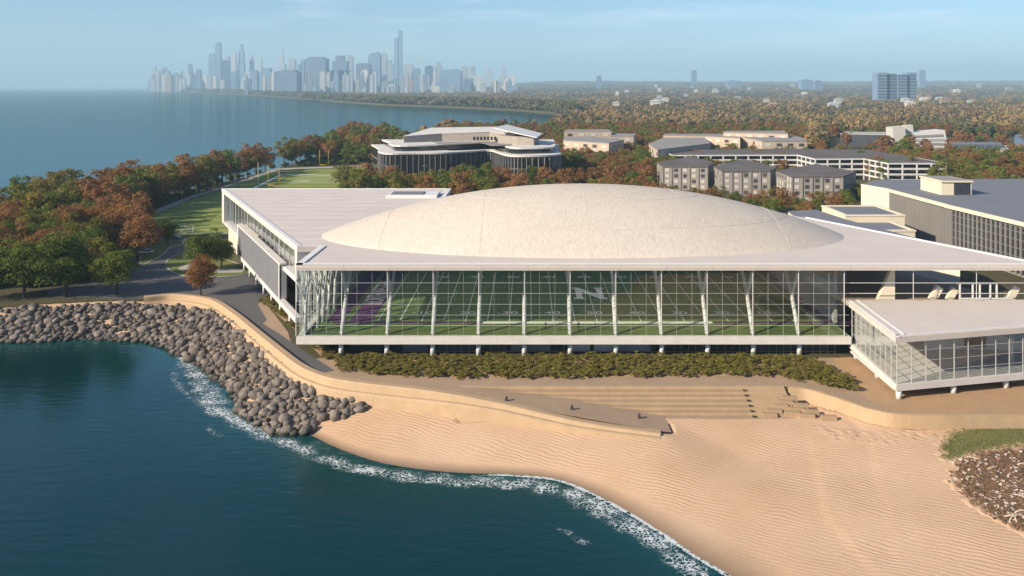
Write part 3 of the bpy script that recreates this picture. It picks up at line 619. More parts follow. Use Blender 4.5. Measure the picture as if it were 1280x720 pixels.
# floor and field
MB().prism([(-45.3, FY), (63.2, FY), (63.2, 205), (72, 243), (-45.3, 243)], 7.6, ZF).build('floor_slab', M['white_concrete'], fh)
turf = MB().prism([(-44.2, FY + 1.4), (63, FY + 1.4), (63, 205), (71, 242), (-44.2, 242)], ZF + .004, ZF + .03).build('turf', M['indoor_turf'], fh)
X50 = 14.4; YD = .9144; SY0, SY1 = 179.4, 228.2; zt = ZF + .034
def line(x0, x1, y0, y1, name='field_line', m='white_line', z=zt): return MB().box(x0, x1, y0, y1, z, z + .006).build(name, M[m], turf)
for k in range(-10, 11):
    x = X50 + k * 5 * YD; line(x - .09, x + .09, SY0, SY1)
line(X50 - 60 * YD, X50 + 60 * YD, SY1, SY1 + .5)
line(X50 - 26 * YD, X50 + 26 * YD, SY0 - 1.8, SY0 - .2, 'bench_strip')
line(X50 - 60 * YD, X50 - 26.3 * YD, SY0 - 1.6, SY0 - .2, 'bench_strip', 'purple_turf'); line(X50 + 26.3 * YD, X50 + 60 * YD, SY0 - 1.6, SY0 - .2, 'bench_strip', 'purple_turf')
for s in (-1, 1):
    a, b = sorted((X50 + s * 51.3 * YD, X50 + s * 56.5 * YD)); line(a, b, SY0, SY1, 'end_zone', 'purple_turf')
    a, b = sorted((X50 + s * 58 * YD, X50 + s * 61.8 * YD)); line(a, b, SY0, SY1, 'end_zone', 'purple_turf')
    mb = MB(); n = 40
    for k in range(n):
        t0, t1 = 2 * math.pi * k / n, 2 * math.pi * (k + 1) / n; c = (X50 + s * 35.8, 203.5)
        mb.beam((c[0] + 4.6 * math.cos(t0), c[1] + 4.6 * math.sin(t0), zt + .01), (c[0] + 4.6 * math.cos(t1), c[1] + 4.6 * math.sin(t1), zt + .01), .1, .006)
    mb.build('crease_circle', M['white_line'], turf)
for yy in (SY0 + 20 * YD, SY1 - 20 * YD):
    mb = MB()
    for k in range(-48, 49): mb.box(X50 + k * YD - .06, X50 + k * YD + .06, yy - .35, yy + .35, zt + .012, zt + .018)
    o = mb.build('hash_marks', M['white_line'], turf); o['kind'] = 'stuff'
def text_mesh(txt, size, m, extrude=.004):
    c = bpy.data.curves.new('lettering', 'FONT'); c.body = txt; c.size = size; c.align_x = 'CENTER'; c.align_y = 'CENTER'; c.extrude = extrude; c.offset = size * .012; c.resolution_u = 3
    o = bpy.data.objects.new('lettering', c); COL.objects.link(o); dg = bpy.context.evaluated_depsgraph_get()
    me = bpy.data.meshes.new_from_object(o.evaluated_get(dg)); bpy.data.objects.remove(o); bpy.data.curves.remove(c)
    me.materials.clear(); me.materials.append(M[m]); return me
NUM = {n: text_mesh(n, 2.9, 'white_line') for n in ('10', '20', '30', '40', '50')}
for k in range(-4, 5):
    n = str(50 - 10 * abs(k)); x = X50 + k * 10 * YD
    for y in (SY0 + 7.2 * YD, SY1 - 8 * YD):
        add('yard_number', NUM[n], turf, (x, y, zt + .014), (0, 0, 0), (1.25, 1, 1))
        if k: MB().box(x - 2.75 if k < 0 else x + 2.25, x - 2.25 if k < 0 else x + 2.75, y - .12, y + .12, zt + .012, zt + .018).build('direction_mark', M['white_line'], turf)
word = text_mesh('NORTHWESTERN', 3.9, 'white_line')
wl = max(v.co.x for v in word.vertices) - min(v.co.x for v in word.vertices); wh = max(v.co.y for v in word.vertices) - min(v.co.y for v in word.vertices)
for s, r_ in ((-1, math.pi / 2), (1, -math.pi / 2)): add('end_zone_lettering', word, turf, (X50 + s * 54 * YD, 205, zt + .014), (0, 0, r_), (23 / wl, 4.6 / wh, 1))
# the block letter at midfield
def block_n():
    mb = MB(); z0, z1 = zt + .02, zt + .028
    cx, cy, w, h, t = X50 + .1, 203.6, 3.5, 5.6, 1.35
    for sx in (-1, 1):
        mb.box(cx + sx * (w - 1.0) - .72, cx + sx * (w - 1.0) + .72, cy - h + t, cy + h - t, z0, z1)
    mb.box(cx - w - .3, cx - w + 2.1, cy - h, cy - h + t, z0, z1); mb.box(cx + w - 2.1, cx + w + .3, cy + h - t, cy + h, z0, z1)
    mb.box(cx - w - .3, cx - w + 1.2, cy + h - t, cy + h, z0, z1); mb.box(cx + w - 1.2, cx + w + .3, cy - h, cy - h + t, z0, z1)
    mb.prism([(cx - w + 1.2, cy + h), (cx - w + .3, cy + h - t - .6), (cx + w - 1.2, cy - h), (cx + w - .3, cy - h + t + .6)], z0 + .004, z1 + .004)
    mat('logo_grey', (.78, .80, .82), .8, .04); return mb.build('midfield_letter', M['logo_grey'], turf)
block_n()

# glass front: mullions, transoms, panes
GY = FY + .75; bay = 57.1 * 168.75 / F; gx0 = -45.0
gx = [(370 + 57.1 * k / 3 - CU) * 168.75 / F for k in range(0, 37)]; gx = [x for x in gx if x < 63.4]
gz = [ZF, 11.1, 13.15, 15.26, 17.4, 19.45, ZR0]
ub = unit_box(M['white_paint'], 'mullion'); ug = unit_box(M['glass'], 'pane')
ubm = unit_box(M['frame_grey'], 'mullion')
for i, x in enumerate(gx): add('mullion', ub if i % 3 == 0 else ubm, fh, (x, GY, (ZF + ZR0) / 2), (0, 0, 0), ((.12 if i % 3 == 0 else .03), (.2 if i % 3 == 0 else .08), ZR0 - ZF - .01))
for z in gz[1:-1]: add('transom', ubm, fh, ((gx[0] + 63) / 2, GY - .02, z), (0, 0, 0), (63 - gx[0], .1, .05))
for a, b in zip(gx[:-1], gx[1:]):
    for z0, z1 in zip(gz[:-1], gz[1:]): add('pane', ug, fh, ((a + b) / 2, GY, (z0 + z1) / 2), (0, 0, 0), (b - a - .06, .03, z1 - z0 - .05))
# right part of the glass front carries on over the pavilion
gx2 = [63.2 + 3.1 * k for k in range(0, 13)]
for i, x in enumerate(gx2[1:]): add('mullion', ub, fh, (x, GY, (16.3 + ZR0) / 2), (0, 0, 0), (.08, .12, ZR0 - 16.3)) if i % 4 == 3 else None
for z in (17.4, 19.45): add('transom', ub, fh, (81.6, GY - .02, z), (0, 0, 0), (37, .12, .09))
# left end of the hall: glass and tree columns
gyl = [GY + 2.3 * k for k in range(0, 13)]; XL = -44.9
for y in gyl[1:]: add('mullion', ub, fh, (XL, y, (ZF + ZR0) / 2), (0, 0, 0), (.13, .1, ZR0 - ZF - .01))
for z in gz[1:-1]: add('transom', ub, fh, (XL, (gyl[0] + gyl[-1]) / 2, z), (0, 0, 0), (.13, gyl[-1] - gyl[0], .1))
for a, b in zip(gyl[:-1], gyl[1:]):
    for z0, z1 in ((9, 15.26), (15.26, ZR0)): add('pane', ug, fh, (XL, (a + b) / 2, (z0 + z1) / 2), (0, 0, 0), (.03, b - a - .12, z1 - z0 - .1))
MB().beam((-44.2, GY + .5, ZF + .25), (-44.2, 197, ZF + .25), .7, .5).build('base_curb', M['white_concrete'], fh)
for k, y in enumerate((170.6, 174.5, 179, 184, 189.5)):
    mb = MB(); x = -42.6 if k else -44.2; mb.tube([(x, y, ZF), (x, y + .6, 14.5), (x, y + 1.0, 18)], [.42, .36, .3], 8)
    for dx, dy, zz, z1 in ((-1.5, 1.5, 13, 22.1), (1.2, -1.6, 14, 22.1), (-.4, 2.6, 16, 22.1), (.8, 2.0, 17.5, 22.1), (-1.8, -1.0, 15.5, 20)):
        mb.tube([(x, y + .5, zz), (x + dx * .6, y + .5 + dy * .6, (zz + z1) / 2 + .6), (x + dx, y + dy + .5, z1)], [.2, .16, .12], 6)
    mb.build('tree_column', M['white_paint'], fh)
MB().box(-48.6, -44.95, 197, 197.5, 5, ZR0 - .005).build('stair_wall', M['cream_wall'], fh)
MB().box(-45.2, -44.6, 197.5, 243, ZF + .01, ZR0 - .005).build('side_wall', M['grey_wall'], fh)
MB().box(-44.62, -44.52, 203, 206.2, ZF + .03, 13).build('side_door', M['dark_wall'], fh)
# leaning Y columns along the front
for k in range(1, 12):
    x = (370 + 57.1 * k - CU) * 170 / F; mb = MB()
    mb.tube([(x, FY + 1.9, ZF), (x, FY + 4.2, 12.6), (x, FY + 6.6, 16)], [.42, .44, .40], 10)
    mb.beam((x, FY + 6.6, 15.8), (x, FY + 13, ZR0 + .02), .55, .7, w2=.35, h2=1.2)
    mb.beam((x, FY + 6.4, 15.8), (x, FY + 1.9, ZR0 + .02), .5, .6, w2=.35, h2=1.0)
    mb.build('leaning_column', M['white_paint'], fh)
    MB().tube([(x, FY + 1.5, 5), (x, FY + 1.5, 7.61)], .5, 10).build('undercroft_column', M['white_paint'], fh)
# back and right walls, ceiling ribs
MB().box(-45, 72, 242.2, 242.8, 5, ZR0 - .005).build('back_wall', M['grey_wall'], fh)
for x in np.arange(-36, 62, 9): MB().box(x - .3, x + .3, 186, 241, ZR0 - 1.2, ZR0 - .002).build('ceiling_rib', M['white_paint'], fh)
MB().box(63.4, 64.0, 178, 242, ZF + .01, ZR0 - .005).build('end_wall', M['grey_wall'], fh)
# undercroft
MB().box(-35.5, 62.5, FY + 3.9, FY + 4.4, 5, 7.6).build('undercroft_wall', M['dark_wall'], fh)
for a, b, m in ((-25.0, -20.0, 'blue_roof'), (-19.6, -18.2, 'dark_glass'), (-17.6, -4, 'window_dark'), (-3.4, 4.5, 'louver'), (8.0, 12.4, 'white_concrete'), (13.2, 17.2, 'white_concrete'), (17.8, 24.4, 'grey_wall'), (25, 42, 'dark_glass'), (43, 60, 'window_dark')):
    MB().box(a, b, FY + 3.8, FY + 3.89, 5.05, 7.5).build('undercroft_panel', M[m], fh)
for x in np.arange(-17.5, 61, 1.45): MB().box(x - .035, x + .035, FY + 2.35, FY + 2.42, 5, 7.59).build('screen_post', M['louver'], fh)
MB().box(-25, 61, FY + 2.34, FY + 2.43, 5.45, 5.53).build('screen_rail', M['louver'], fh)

# ---- left wing
AX = (WB - WA); LW = AX.length; AX.normalize(); AN = Vector((AX.y, -AX.x, 0)) * -1    # AN points outwards (left)
if AN.x > 0: AN = -AN
def W(t, off=0, z=0): p = WA + AX * (LW * t) + AN * off; return (p.x, p.y, z)
def wslab(t0, t1, off0, off1, z0, z1, name, m):
    a, b, c, d = W(t0, off0), W(t1, off0), W(t1, off1), W(t0, off1)
    return MB().prism([a[:2], b[:2], c[:2], d[:2]], z0, z1).build(name, M[m], fh)
wslab(.955, .995, .0, -6, 12.0, ZR0 - .004, 'end_frame', 'white_paint')
wslab(.30, .954, -.1, -6, 11.9, 12.9, 'gallery_floor', 'white_paint')
wslab(.0, .30, -.1, -6, 15.2, 16.4, 'gallery_floor', 'white_paint')
wslab(.0, .018, .0, -3.0, 15.2, ZR0 - .004, 'end_frame', 'white_paint')
wslab(-.02, .66, .9, -.4, 7.5, 8.6, 'panel_base', 'white_paint')
wslab(.13, .66, .75, .3, 8.6, 16.7, 'screen_panel', 'grey_panel')
wslab(.12, .665, .95, -.7, 16.7, 17.1, 'panel_cap', 'white_concrete')
wslab(.648, .664, .85, .2, 8.6, 16.7, 'panel_end', 'white_concrete')
wslab(.13, .138, .80, -.9, 8.6, 16.7, 'panel_end', 'white_concrete')
wslab(.0, .95, -6, -6.4, 5, ZR0 - .004, 'gallery_back_wall', 'louver')
wslab(.02, .12, -2.6, -2.9, 8.62, 15.2, 'recess_glass', 'dark_glass')
for t in (.03, .06, .09): wslab(t, t + .005, -2.2, -2.6, 8.62, 15.2, 'recess_post', 'white_paint')
wslab(.62, .95, -1.4, -2.2, 5, 11.9, 'lower_wall', 'cream_wall')
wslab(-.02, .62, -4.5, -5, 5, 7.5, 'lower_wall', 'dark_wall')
ts_ = np.linspace(.02, .955, 20)
for i, t in enumerate(ts_):
    z0 = 17.1 if t < .66 else 12.9
    wslab(t, t + .0018 if i % 4 else t + .004, -1.2, -1.45, z0 if t >= .3 else 16.41, ZR0 - .005, 'gallery_mullion', 'white_paint')
for a, b in zip(ts_[:-1], ts_[1:]):
    z0 = 17.1 if b < .67 else 12.9
    p = W((a + b) / 2, -1.33, (z0 + ZR0) / 2)
    add('gallery_pane', ug, fh, p, (0, 0, math.atan2(AX.y, AX.x)), ((b - a) * LW - .1, .03, ZR0 - z0 - .06))
for t in (.05, .14, .23, .32, .41, .5, .58): 
    p = W(t, .3); MB().tube([(p[0], p[1], 5), (p[0], p[1], 7.52)], .32, 8).build('wing_post', M['white_paint'], fh)

# ---- terrace under the right end of the roof
MB().prism([(64.02, 170), (98, 170), (86, 205), (64.02, 205)], 14.2, 15.0).build('upper_terrace', M['paving'], fh)
MB().box(64.1, 84, 204, 204.6, 15, ZR0 - .006).build('terrace_wall', M['grey_wall'], fh)
MB().box(64.1, 70.5, 190, 190.4, 15, ZR0 - .006).build('terrace_wall', M['grey_wall'], fh)
mb = MB(); mb.quadmesh([(69.9, 172, 15), (73.4, 172, 15), (73.4, 172, ZR0), (73.0, 172, ZR0), (69.9, 173.2, 15), (73.4, 173.2, 15), (73.4, 173.2, ZR0), (73.0, 173.2, ZR0)], [(0, 1, 2, 3), (7, 6, 5, 4), (0, 4, 5, 1), (1, 5, 6, 2), (2, 6, 7, 3), (3, 7, 4, 0)])
mb.build('raking_fin', M['cream_wall'], fh)
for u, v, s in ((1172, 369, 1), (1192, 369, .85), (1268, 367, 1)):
    p = D(u, v, 173); mb = MB(); mb.beam((p[0] - 1.2 * s, p[1], 15), (p[0] + .5 * s, p[1] + .4, 15.2 + 2.4 * s), 1.4 * s, 1.0, (0, 1, 0)); mb.build('lit_wall_patch', M['cream_wall'], fh)  # slanted cream blocks standing for sunlit patches of the wall
ek = [(1200, 1204), (1216, 1216), (1225, 1225), (1238, 1238), (1246, 1246)]
for a, _ in ek:
    p = D(a, 376, 171.5); MB().box(p[0] - .12, p[0] + .12, 171.4, 171.7, 15, 18.9).build('enclosure_post', M['white_paint'], fh)
p, q = D(1196, 356, 171.5), D(1246, 356, 171.5); MB().box(p[0], q[0], 171.38, 171.72, 18.6, 18.9).build('enclosure_beam', M['white_paint'], fh)
MB().box(p[0] + .3, q[0] + 3, 171.2, 171.36, 15, 15.9).build('enclosure_parapet', M['white_paint'], fh)

# ------------------------------------------------------------------ glass pavilion in front of the right end
PC = Vector((62.2, 145.2, 0)); PL = Vector((63.3, 169.6, 0)); PR = Vector((112, 157.0, 0)); PB = Vector((112, 170.4, 0))
pv = empty('glass_pavilion', (62.2, 145.2, 5), 'white flat roofed glass pavilion on short columns jutting out over the promenade', 'pavilion')
plan = [PC[:2], PR[:2], PB[:2], PL[:2]]
pf = MB().prism(plan, 6.5, 7.6).build('floor', M['white_concrete'], pv)
pr = MB().prism([(PC.x - .25, PC.y - .3), (PR.x, PR.y - .35), (112, 170.6), (PL.x - .25, 170.6)], 14.75, 15.75).build('roof', M['roof_membrane'], pv)
def pstrip(a, b, w, inset):
    a = Vector((a[0], a[1], 15.83)); b = Vector((b[0], b[1], 15.83)); d = (b - a).normalized(); n = Vector((-d.y, d.x, 0)) * inset
    MB().beam(a + n, b + n, w, .2).build('roof_coping', M['white_paint'], pr)
pstrip((PC.x - .2, PC.y - .25), (PR.x, PR.y - .3), .5, .5); pstrip((PL.x - .2, 170), (PC.x - .2, PC.y - .2), .5, .5); pstrip((PL.x - .2, 170), (PL.x - .2 - (PL.x - PC.x) * .97, 146), .35, 2.0)
pz = [7.6, 9.4, 11.2, 13.0, 14.75]; ubg = unit_box(M['frame_grey'], 'mullion')
up = unit_box(M['glass_clear'], 'pane')
def glaze(a, b, n, zs, parent, thick):
    ang = math.atan2(b.y - a.y, b.x - a.x); L = (b - a).length / n
    for i in range(n + 1):
        p = a.lerp(b, i / n); add('mullion', ubg, parent, (p.x, p.y, (zs[0] + zs[-1]) / 2), (0, 0, ang), (.13 if i % 4 == 0 else .075, .16, zs[-1] - zs[0] - .004))
    for z in zs[1:-1]:
        p = (a + b) / 2; add('transom', ubg, parent, (p.x, p.y, z), (0, 0, ang), ((b - a).length, .1, .05))
    for i in range(n):
        p = a.lerp(b, (i + .5) / n)
        for z0, z1 in zip(zs[:-1], zs[1:]): add('pane', up, parent, (p.x, p.y, (z0 + z1) / 2), (0, 0, ang), (L - .05, .03, z1 - z0 - .04))
nrm = (PR - PC).normalized(); ins = Vector((-nrm.y, nrm.x, 0)) * .45
glaze(PC + ins + Vector((.4, 0, 0)), PR + ins, 18, pz, pv, .1)
glaze(PL + Vector((.45, -.4, 0)), PC + ins + Vector((.4, 0, 0)), 9, pz, pv, .1)
MB().box(76, 111.5, 164.6, 165.0, 7.61, 14.74).build('inner_wall', M['white_concrete'], pv)
MB().box(64.4, 75.9, 169.2, 169.6, 7.61, 14.74).build('inner_wall', M['white_concrete'], pv)
MB().box(83.5, 87.6, 164.42, 164.58, 8.2, 13.6).build('inner_window', M['dark_glass'], pv)
for k in range(3): MB().box(83.7 + k * 1.35, 84.85 + k * 1.35, 164.32, 164.41, 10.9, 13.3).build('window_pane', M['window_dark'], pv)
for x, y in ((88, 156.4), (100, 159.5)): MB().tube([(x, y, 7.61), (x, y, 14.74)], .3, 10).build('inner_column', M['white_paint'], pv)
for x, y in ((62.9, 145.9), (63.6, 156.5), (63.9, 167.5), (73.5, 148.6), (84, 151.2), (95, 153.8)):
    MB().tube([(x, y, 5), (x, y, 6.51)], .48, 12).build('column', M['white_paint'], pv)
MB().box(75, 111, 154.5, 155.2, 5, 6.5).build('undercroft_wall', M['louver'], pv)
MB().beam((63.1, 168, 6.2), (62.75, 147, 6.2), .3, .3).build('edge_beam', M['white_paint'], pv)
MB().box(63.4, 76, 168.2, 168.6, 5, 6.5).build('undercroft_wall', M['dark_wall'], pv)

# ------------------------------------------------------------------ hall and plant rooms behind the roof on the right
hall = empty('sports_hall', (135, 280, 5), 'big cream sports hall with louvred side and blue grey flat roof behind the dome', 'building')
H0, H1, H2 = (128.5, 331), (133.0, 316), (138.5, 226)
zh = 20.0
MB().prism([H0, H1, (134.2, 275), H2, (260, 214), (260, 352), (140, 345)], 5, zh).build('wall', M['louver'], hall)
MB().prism([(H0[0] - .3, H0[1]), (H1[0] - .5, H1[1] - .5), (H1[0] + 1.0, H1[1]), (H0[0] + 1, H0[1] + 1)], 5.0, zh + .4).build('end_pier', M['cream_wall'], hall)
rf = MB().prism([(H0[0] + .2, H0[1]), (H1[0] - .2, H1[1]), (134.0, 275), (H2[0] - .2, H2[1]), (260, 213.5), (260, 353), (140, 346)], zh + .02, zh + .45).build('roof', M['blue_roof'], hall)
for a, b in ((H1, (134.0, 275)), ((134.0, 275), H2)):
    MB().beam((a[0] - .3, a[1], zh - .2), (b[0] - .3, b[1], zh - .1), 1.2, 1.1).build('cornice', M['cream_wall'], hall)
ul = unit_box(M['cream_wall'], 'louver_fin'); udg = unit_box(M['dark_glass'], 'window_bay'); und = unit_box(M['mid_roof'], 'louver_fin')
for k in range(46):
    t = k / 45; x = H1[0] + (134.0 - H1[0]) * t; y = H1[1] - .8 + (273 - H1[1]) * t
    add('louver_fin', und, hall, (x - .35, y, (5 + zh) / 2 - .5), (0, 0, 0), (.5, .22, zh - 6))
for k in range(22):
    t = (k + .5) / 22; x = 134.0 + (H2[0] - 134.0) * t; y = 274 + (H2[1] - 274) * t
    add('window_bay', udg, hall, (x - .15, y, 12.2), (0, 0, -.09), (.24, 1.7, 13.0)); add('louver_fin', und, hall, (x - .4, y + 1.08, 12.2), (0, 0, 0), (.55, .24, 13.4))
    if k % 1 == 0:
        for z in (8, 10.4, 12.8, 15.2, 17.4): add('transom', und, hall, (x - .3, y, z), (0, 0, -.09), (.16, 2.1, .1))
ph = empty('roof_penthouse', (160, 285, zh + .45), 'cream penthouse with dark glass front on the hall roof', 'penthouse')
a = G(1160, 239.5, zh + .45); b = G(1217, 244, zh + .45); sc = 1
MB().box(a[0], b[0] - .6, b[1] + .2, b[1] + 16, zh + .47, zh + 4.9).build('wall', M['cream_wall'], ph)
MB().box(a[0] - .3, b[0] - .2, b[1] - .3, b[1] + 16.4, zh + 4.92, zh + 5.4).build('roof', M['cream_wall'], ph)
MB().box(a[0] + .6, b[0] - 1, b[1] + .6, b[1] + 15.6, zh + 5.4, zh + 5.5).build('roof_deck', M['mid_roof'], ph)
for k in range(8):
    w = (b[0] - a[0] - 5.2) / 8; x = a[0] + 4.2 + w * k; MB().box(x + .12, x + w - .12, b[1] + .05, b[1] + .19, zh + .6, zh + 4.7).build('window', M['dark_glass'], ph)
pl = empty('plant_rooms', (105, 300, 5), 'two stepped cream plant rooms with recessed flat roofs beside the louvred hall', 'building')
def tray(px0, px1, v0, z, h, dep, name):
    a = G(px0, v0, z); b = G(px1, v0, z)
    MB().box(a[0], b[0], a[1], a[1] + dep, 5, z - .5).build('wall', M['cream_wall'], pl)
    w = .8
    for x0, x1, y0, y1 in ((a[0] - .2, b[0] + .2, a[1] - .2, a[1] + w), (a[0] - .2, b[0] + .2, a[1] + dep - w, a[1] + dep + .2), (a[0] - .2, a[0] + w, a[1] + w, a[1] + dep - w), (b[0] - w, b[0] + .2, a[1] + w, a[1] + dep - w)):
        MB().box(x0, x1, y0, y1, z - .5, z).build('parapet', M['cream_wall'], pl)
    MB().box(a[0] + w, b[0] - w, a[1] + w, a[1] + dep - w, z - .499, z - .35).build('roof_deck', M['blue_roof'], pl)
tray(1057, 1131, 268.5, 17.2, 6, 22, 'upper'); tray(1083, 1144, 287.5, 15.5, 5, 17, 'lower')
lr = empty('annex', (95, 290, 5), 'low annex with blue grey roof tucked between the dome and the plant rooms', 'building')
q = [G(u, v, 16)[:2] for u, v in ((985, 264), (1020, 262), (1060, 275), (1175, 305), (1200, 320), (1010, 280))]
MB().prism(q, 5, 15.6).build('wall', M['cream_wall'], lr); MB().prism(q, 15.604, 16).build('roof', M['blue_roof'], lr)

# ------------------------------------------------------------------ campus buildings
def offset_ring(mb, poly, z0, z1, out):
    n = len(poly); return mb
# tiered glass building
kg = empty('tiered_glass_building', (-35, 470, 5), 'dark glass campus building with curved white tier edges and a tilted white canopy', 'building')
def curve_px(px, z): return [p[:2] for p in smooth_path([(*G(u, v, z)[:2], 0) for u, v in px], 5)]
t1 = curve_px([(474, 186), (473, 189), (485, 191.5), (520, 191), (554, 190.5), (585, 189), (612, 187.5), (622, 190), (634, 193.5), (655, 194.5), (690, 193.5), (701, 191.5), (698, 188)], 24) + [(18, 505), (-92, 505)]
t2 = curve_px([(488, 180), (487, 181.5), (500, 183.5), (560, 182), (612, 179.5), (624, 182), (640, 186), (660, 186.5), (690, 185.5), (694, 183)], 26.4) + [(15, 500), (-85, 500)]
c1 = np.mean(t1, 0); c2 = np.mean(t2, 0)
shr = lambda poly, c, k: [((x - c[0]) * k + c[0], (y - c[1]) * k + c[1]) for x, y in poly]
MB().prism(shr(t1, c1, .985), 5, 23.2).build('lower_wall', M['dark_glass'], kg); MB().prism(t1, 23.2, 24.0).build('tier_edge', M['white_concrete'], kg)
MB().prism(shr(t1, c1, .99), 11.0, 11.8).build('floor_band', M['dark_roof'], kg); MB().prism(shr(t1, c1, .991), 17.0, 17.8).build('floor_band', M['dark_roof'], kg)
MB().prism(shr(t2, c2, .97), 24.0, 26.4).build('middle_wall', M['dark_glass'], kg); MB().prism(t2, 26.4, 27.2).build('tier_edge', M['white_concrete'], kg)
uf = unit_box(M['louver'], 'fin'); per = t1[:61]; acc = 0; nf = 0
for a, b in zip(per[:-1], per[1:]):
    L = math.hypot(b[0] - a[0], b[1] - a[1]); k = max(1, int(L / 1.7))
    for j in range(k):
        t = (j + .5) / k; u_ = a[0] + (b[0] - a[0]) * t; v_ = a[1] + (b[1] - a[1]) * t
        if nf % 1 == 0 and not (-52 < u_ < -24 and False): add('fin', uf, kg, (u_, v_, 14), (0, 0, math.atan2(b[1] - a[1], b[0] - a[0])), (.28, .5, 17.6))
        nf += 1
top = [G(u, v, 31.5)[:2] for u, v in ((505, 168.5), (552, 167), (612, 167), (642, 170), (640, 161), (540, 161))]
MB().prism(top, 27.2, [30.4, 31.3, 32.4, 32.0, 32.6, 31.8]).build('upper_wall', M['grey_brick'], kg)
MB().prism([(x, y) for x, y in shr(top, np.mean(top, 0), 1.02)], [30.5, 31.4, 32.5, 32.1, 32.7, 31.9], [30.8, 31.7, 32.8, 32.4, 33.0, 32.2]).build('roof', M['white_concrete'], kg)
q = [(-18.5, 462), (-6, 450), (4.5, 446), (8, 470), (-12, 490)]
MB().prism(q, [35.4, 33.2, 31.2, 31.8, 35.8], [35.9, 33.7, 31.7, 32.3, 36.3]).build('canopy', M['white_paint'], kg)
MB().prism(shr(q, np.mean(q, 0), .84), 27.2, 31.6).build('canopy_wall', M['grey_brick'], kg)
for k in range(7): MB().box(-30 + k * 1.9, -28.8 + k * 1.9, 470.2, 474.5, 28.6, 30.4).build('window', M['dark_glass'], kg)
MB().prism(shr(t2, c2, .45), 27.21, 27.5).build('roof_deck', M['mid_roof'], kg)

def windows_on(parent, poly, z0, floors, fh_, spacing, w, h, mats, edges=None, proud=.06, pair=False):
    n = len(poly); area = sum(poly[i][0] * poly[(i + 1) % n][1] - poly[(i + 1) % n][0] * poly[i][1] for i in range(n)); sg = 1 if area > 0 else -1
    ms = [unit_box(M[m], 'window') for m in mats]
    for i in (edges if edges is not None else range(n)):
        a, b = Vector(poly[i]), Vector(poly[(i + 1) % n]); d = b - a; L = d.length; d.normalize(); nn = Vector((d.y, -d.x)) * sg
        k = int(L / spacing)
        for f in range(floors):
            for j in range(k):
                t = (j + .5) / k * L; p = a + d * t + nn * proud * .5; r = random.choice(ms)
                add('window', r, parent, (p.x, p.y, z0 + fh_ * (f + .5)), (0, 0, math.atan2(d.y, d.x)), (w, proud * 2, h))
apt = [([(828.5, 208), (884, 208.6), (893, 203), (862, 196), (822, 203)], 'grey stone apartment block, the one beside the beige laboratory', 0),
       ([(903, 214), (962, 214), (971, 209), (930, 199), (893, 208)], 'grey stone apartment block standing between two like it', 1),
       ([(990, 220.7), (1053, 220.7), (1070, 215), (1020, 205), (971, 213.6)], 'grey stone apartment block closest to the plant rooms', 2)]
for px, lb, k in apt:
    poly = [G(u, v, 17)[:2] for u, v in px]; c = np.mean(poly, 0)
    e = empty('apartment_block', (*c, 5), lb, 'building', 'grey apartment blocks by the parking garage')
    MB().prism(poly, 5, 16.6).build('wall', M['grey_brick'], e); MB().prism(shr(poly, c, 1.012), 16.6, 17.1).build('roof', M['dark_roof'], e)
    for i in (0, 4):
        a, b = Vector(poly[i]), Vector(poly[(i + 1) % 5]); d = (b - a); n_ = int(d.length / 3.9); dn = d.normalized(); nn = Vector((dn.y, -dn.x)) * .12
        for j in range(n_ + 1):
            p = a + d * (j / n_) + nn; add('pilaster', unit_box(M['louver'], 'pilaster') if False else uf, e, (p.x, p.y, 10.8), (0, 0, math.atan2(d.y, d.x)), (.7, .4, 11.6))
    windows_on(e, poly, 5.2, 4, 2.85, 3.9, 1.9, 1.65, ('window_pale', 'window_dark', 'window_pale', 'window_dark'), (0, 4))
    windows_on(e, poly, 5.2, 4, 2.85, 5, 1.3, 1.5, ('window_dark',), (1,))

pg = empty('parking_garage', (150, 500, 5), 'long parking garage with white framed open decks and a dark roof', 'building')
gpoly = [G(u, v, 17)[:2] for u, v in ((826, 187.5), (841, 194), (951, 193.6), (997, 193.6), (1019, 198.6), (1080, 198.2), (1110, 204), (1182, 204), (1140, 196), (1085, 187), (960, 186))]
gc = np.mean(gpoly, 0)
MB().prism(gpoly, 16.5, 17.0).build('roof', M['dark_roof'], pg)
MB().prism([(x, y + 2.2) for x, y in gpoly[:7]] + [(gpoly[7][0] - 2, gpoly[7][1] + 2.2)] + [(x - 1.5, y - 1) for x, y in gpoly[8:]], 5, 16.5).build('deck_shade', M['dark_wall'], pg)  # solid dark block in place of the shade inside the open decks
uw = unit_box(M['white_paint'], 'frame_column')
for i in range(0, 8):
    a, b = Vector(gpoly[i]), Vector(gpoly[i + 1]); d = b - a; L = d.length; ang = math.atan2(d.y, d.x); dn = d.normalized(); nn = Vector((dn.y, -dn.x)) * .1
    for z in (8.0, 11.0, 14.0, 16.75):
        c = (a + b) / 2 + nn; add('parapet_band', uw, pg, (c.x, c.y, z), (0, 0, ang), (L + .3, .4, .95 if z < 16 else .75))
    n_ = max(1, round(L / 8))
    for j in range(n_ + (1 if i == 7 else 0)):
        p = a + d * (j / n_) + nn; add('frame_column', uw, pg, (p.x, p.y, 11), (0, 0, ang), (.7, .5, 12))
def beige(px, z, lb, edges, fl=3):
    poly = [G(u, v, z)[:2] for u, v in px]; c = np.mean(poly, 0)
    e = empty('laboratory_building', (*c, 5), lb, 'building'); MB().prism(poly, 5, z - .5).build('wall', M['beige_brick'], e)
    MB().prism(shr(poly, c, 1.006), z - .5, z).build('roof', M['mid_roof'], e)
    windows_on(e, poly, z - .8 - 4 * fl, fl, 4, 7.5, 3.6, 2.0, ('window_pale', 'window_pale', 'window_dark'), edges, .1)
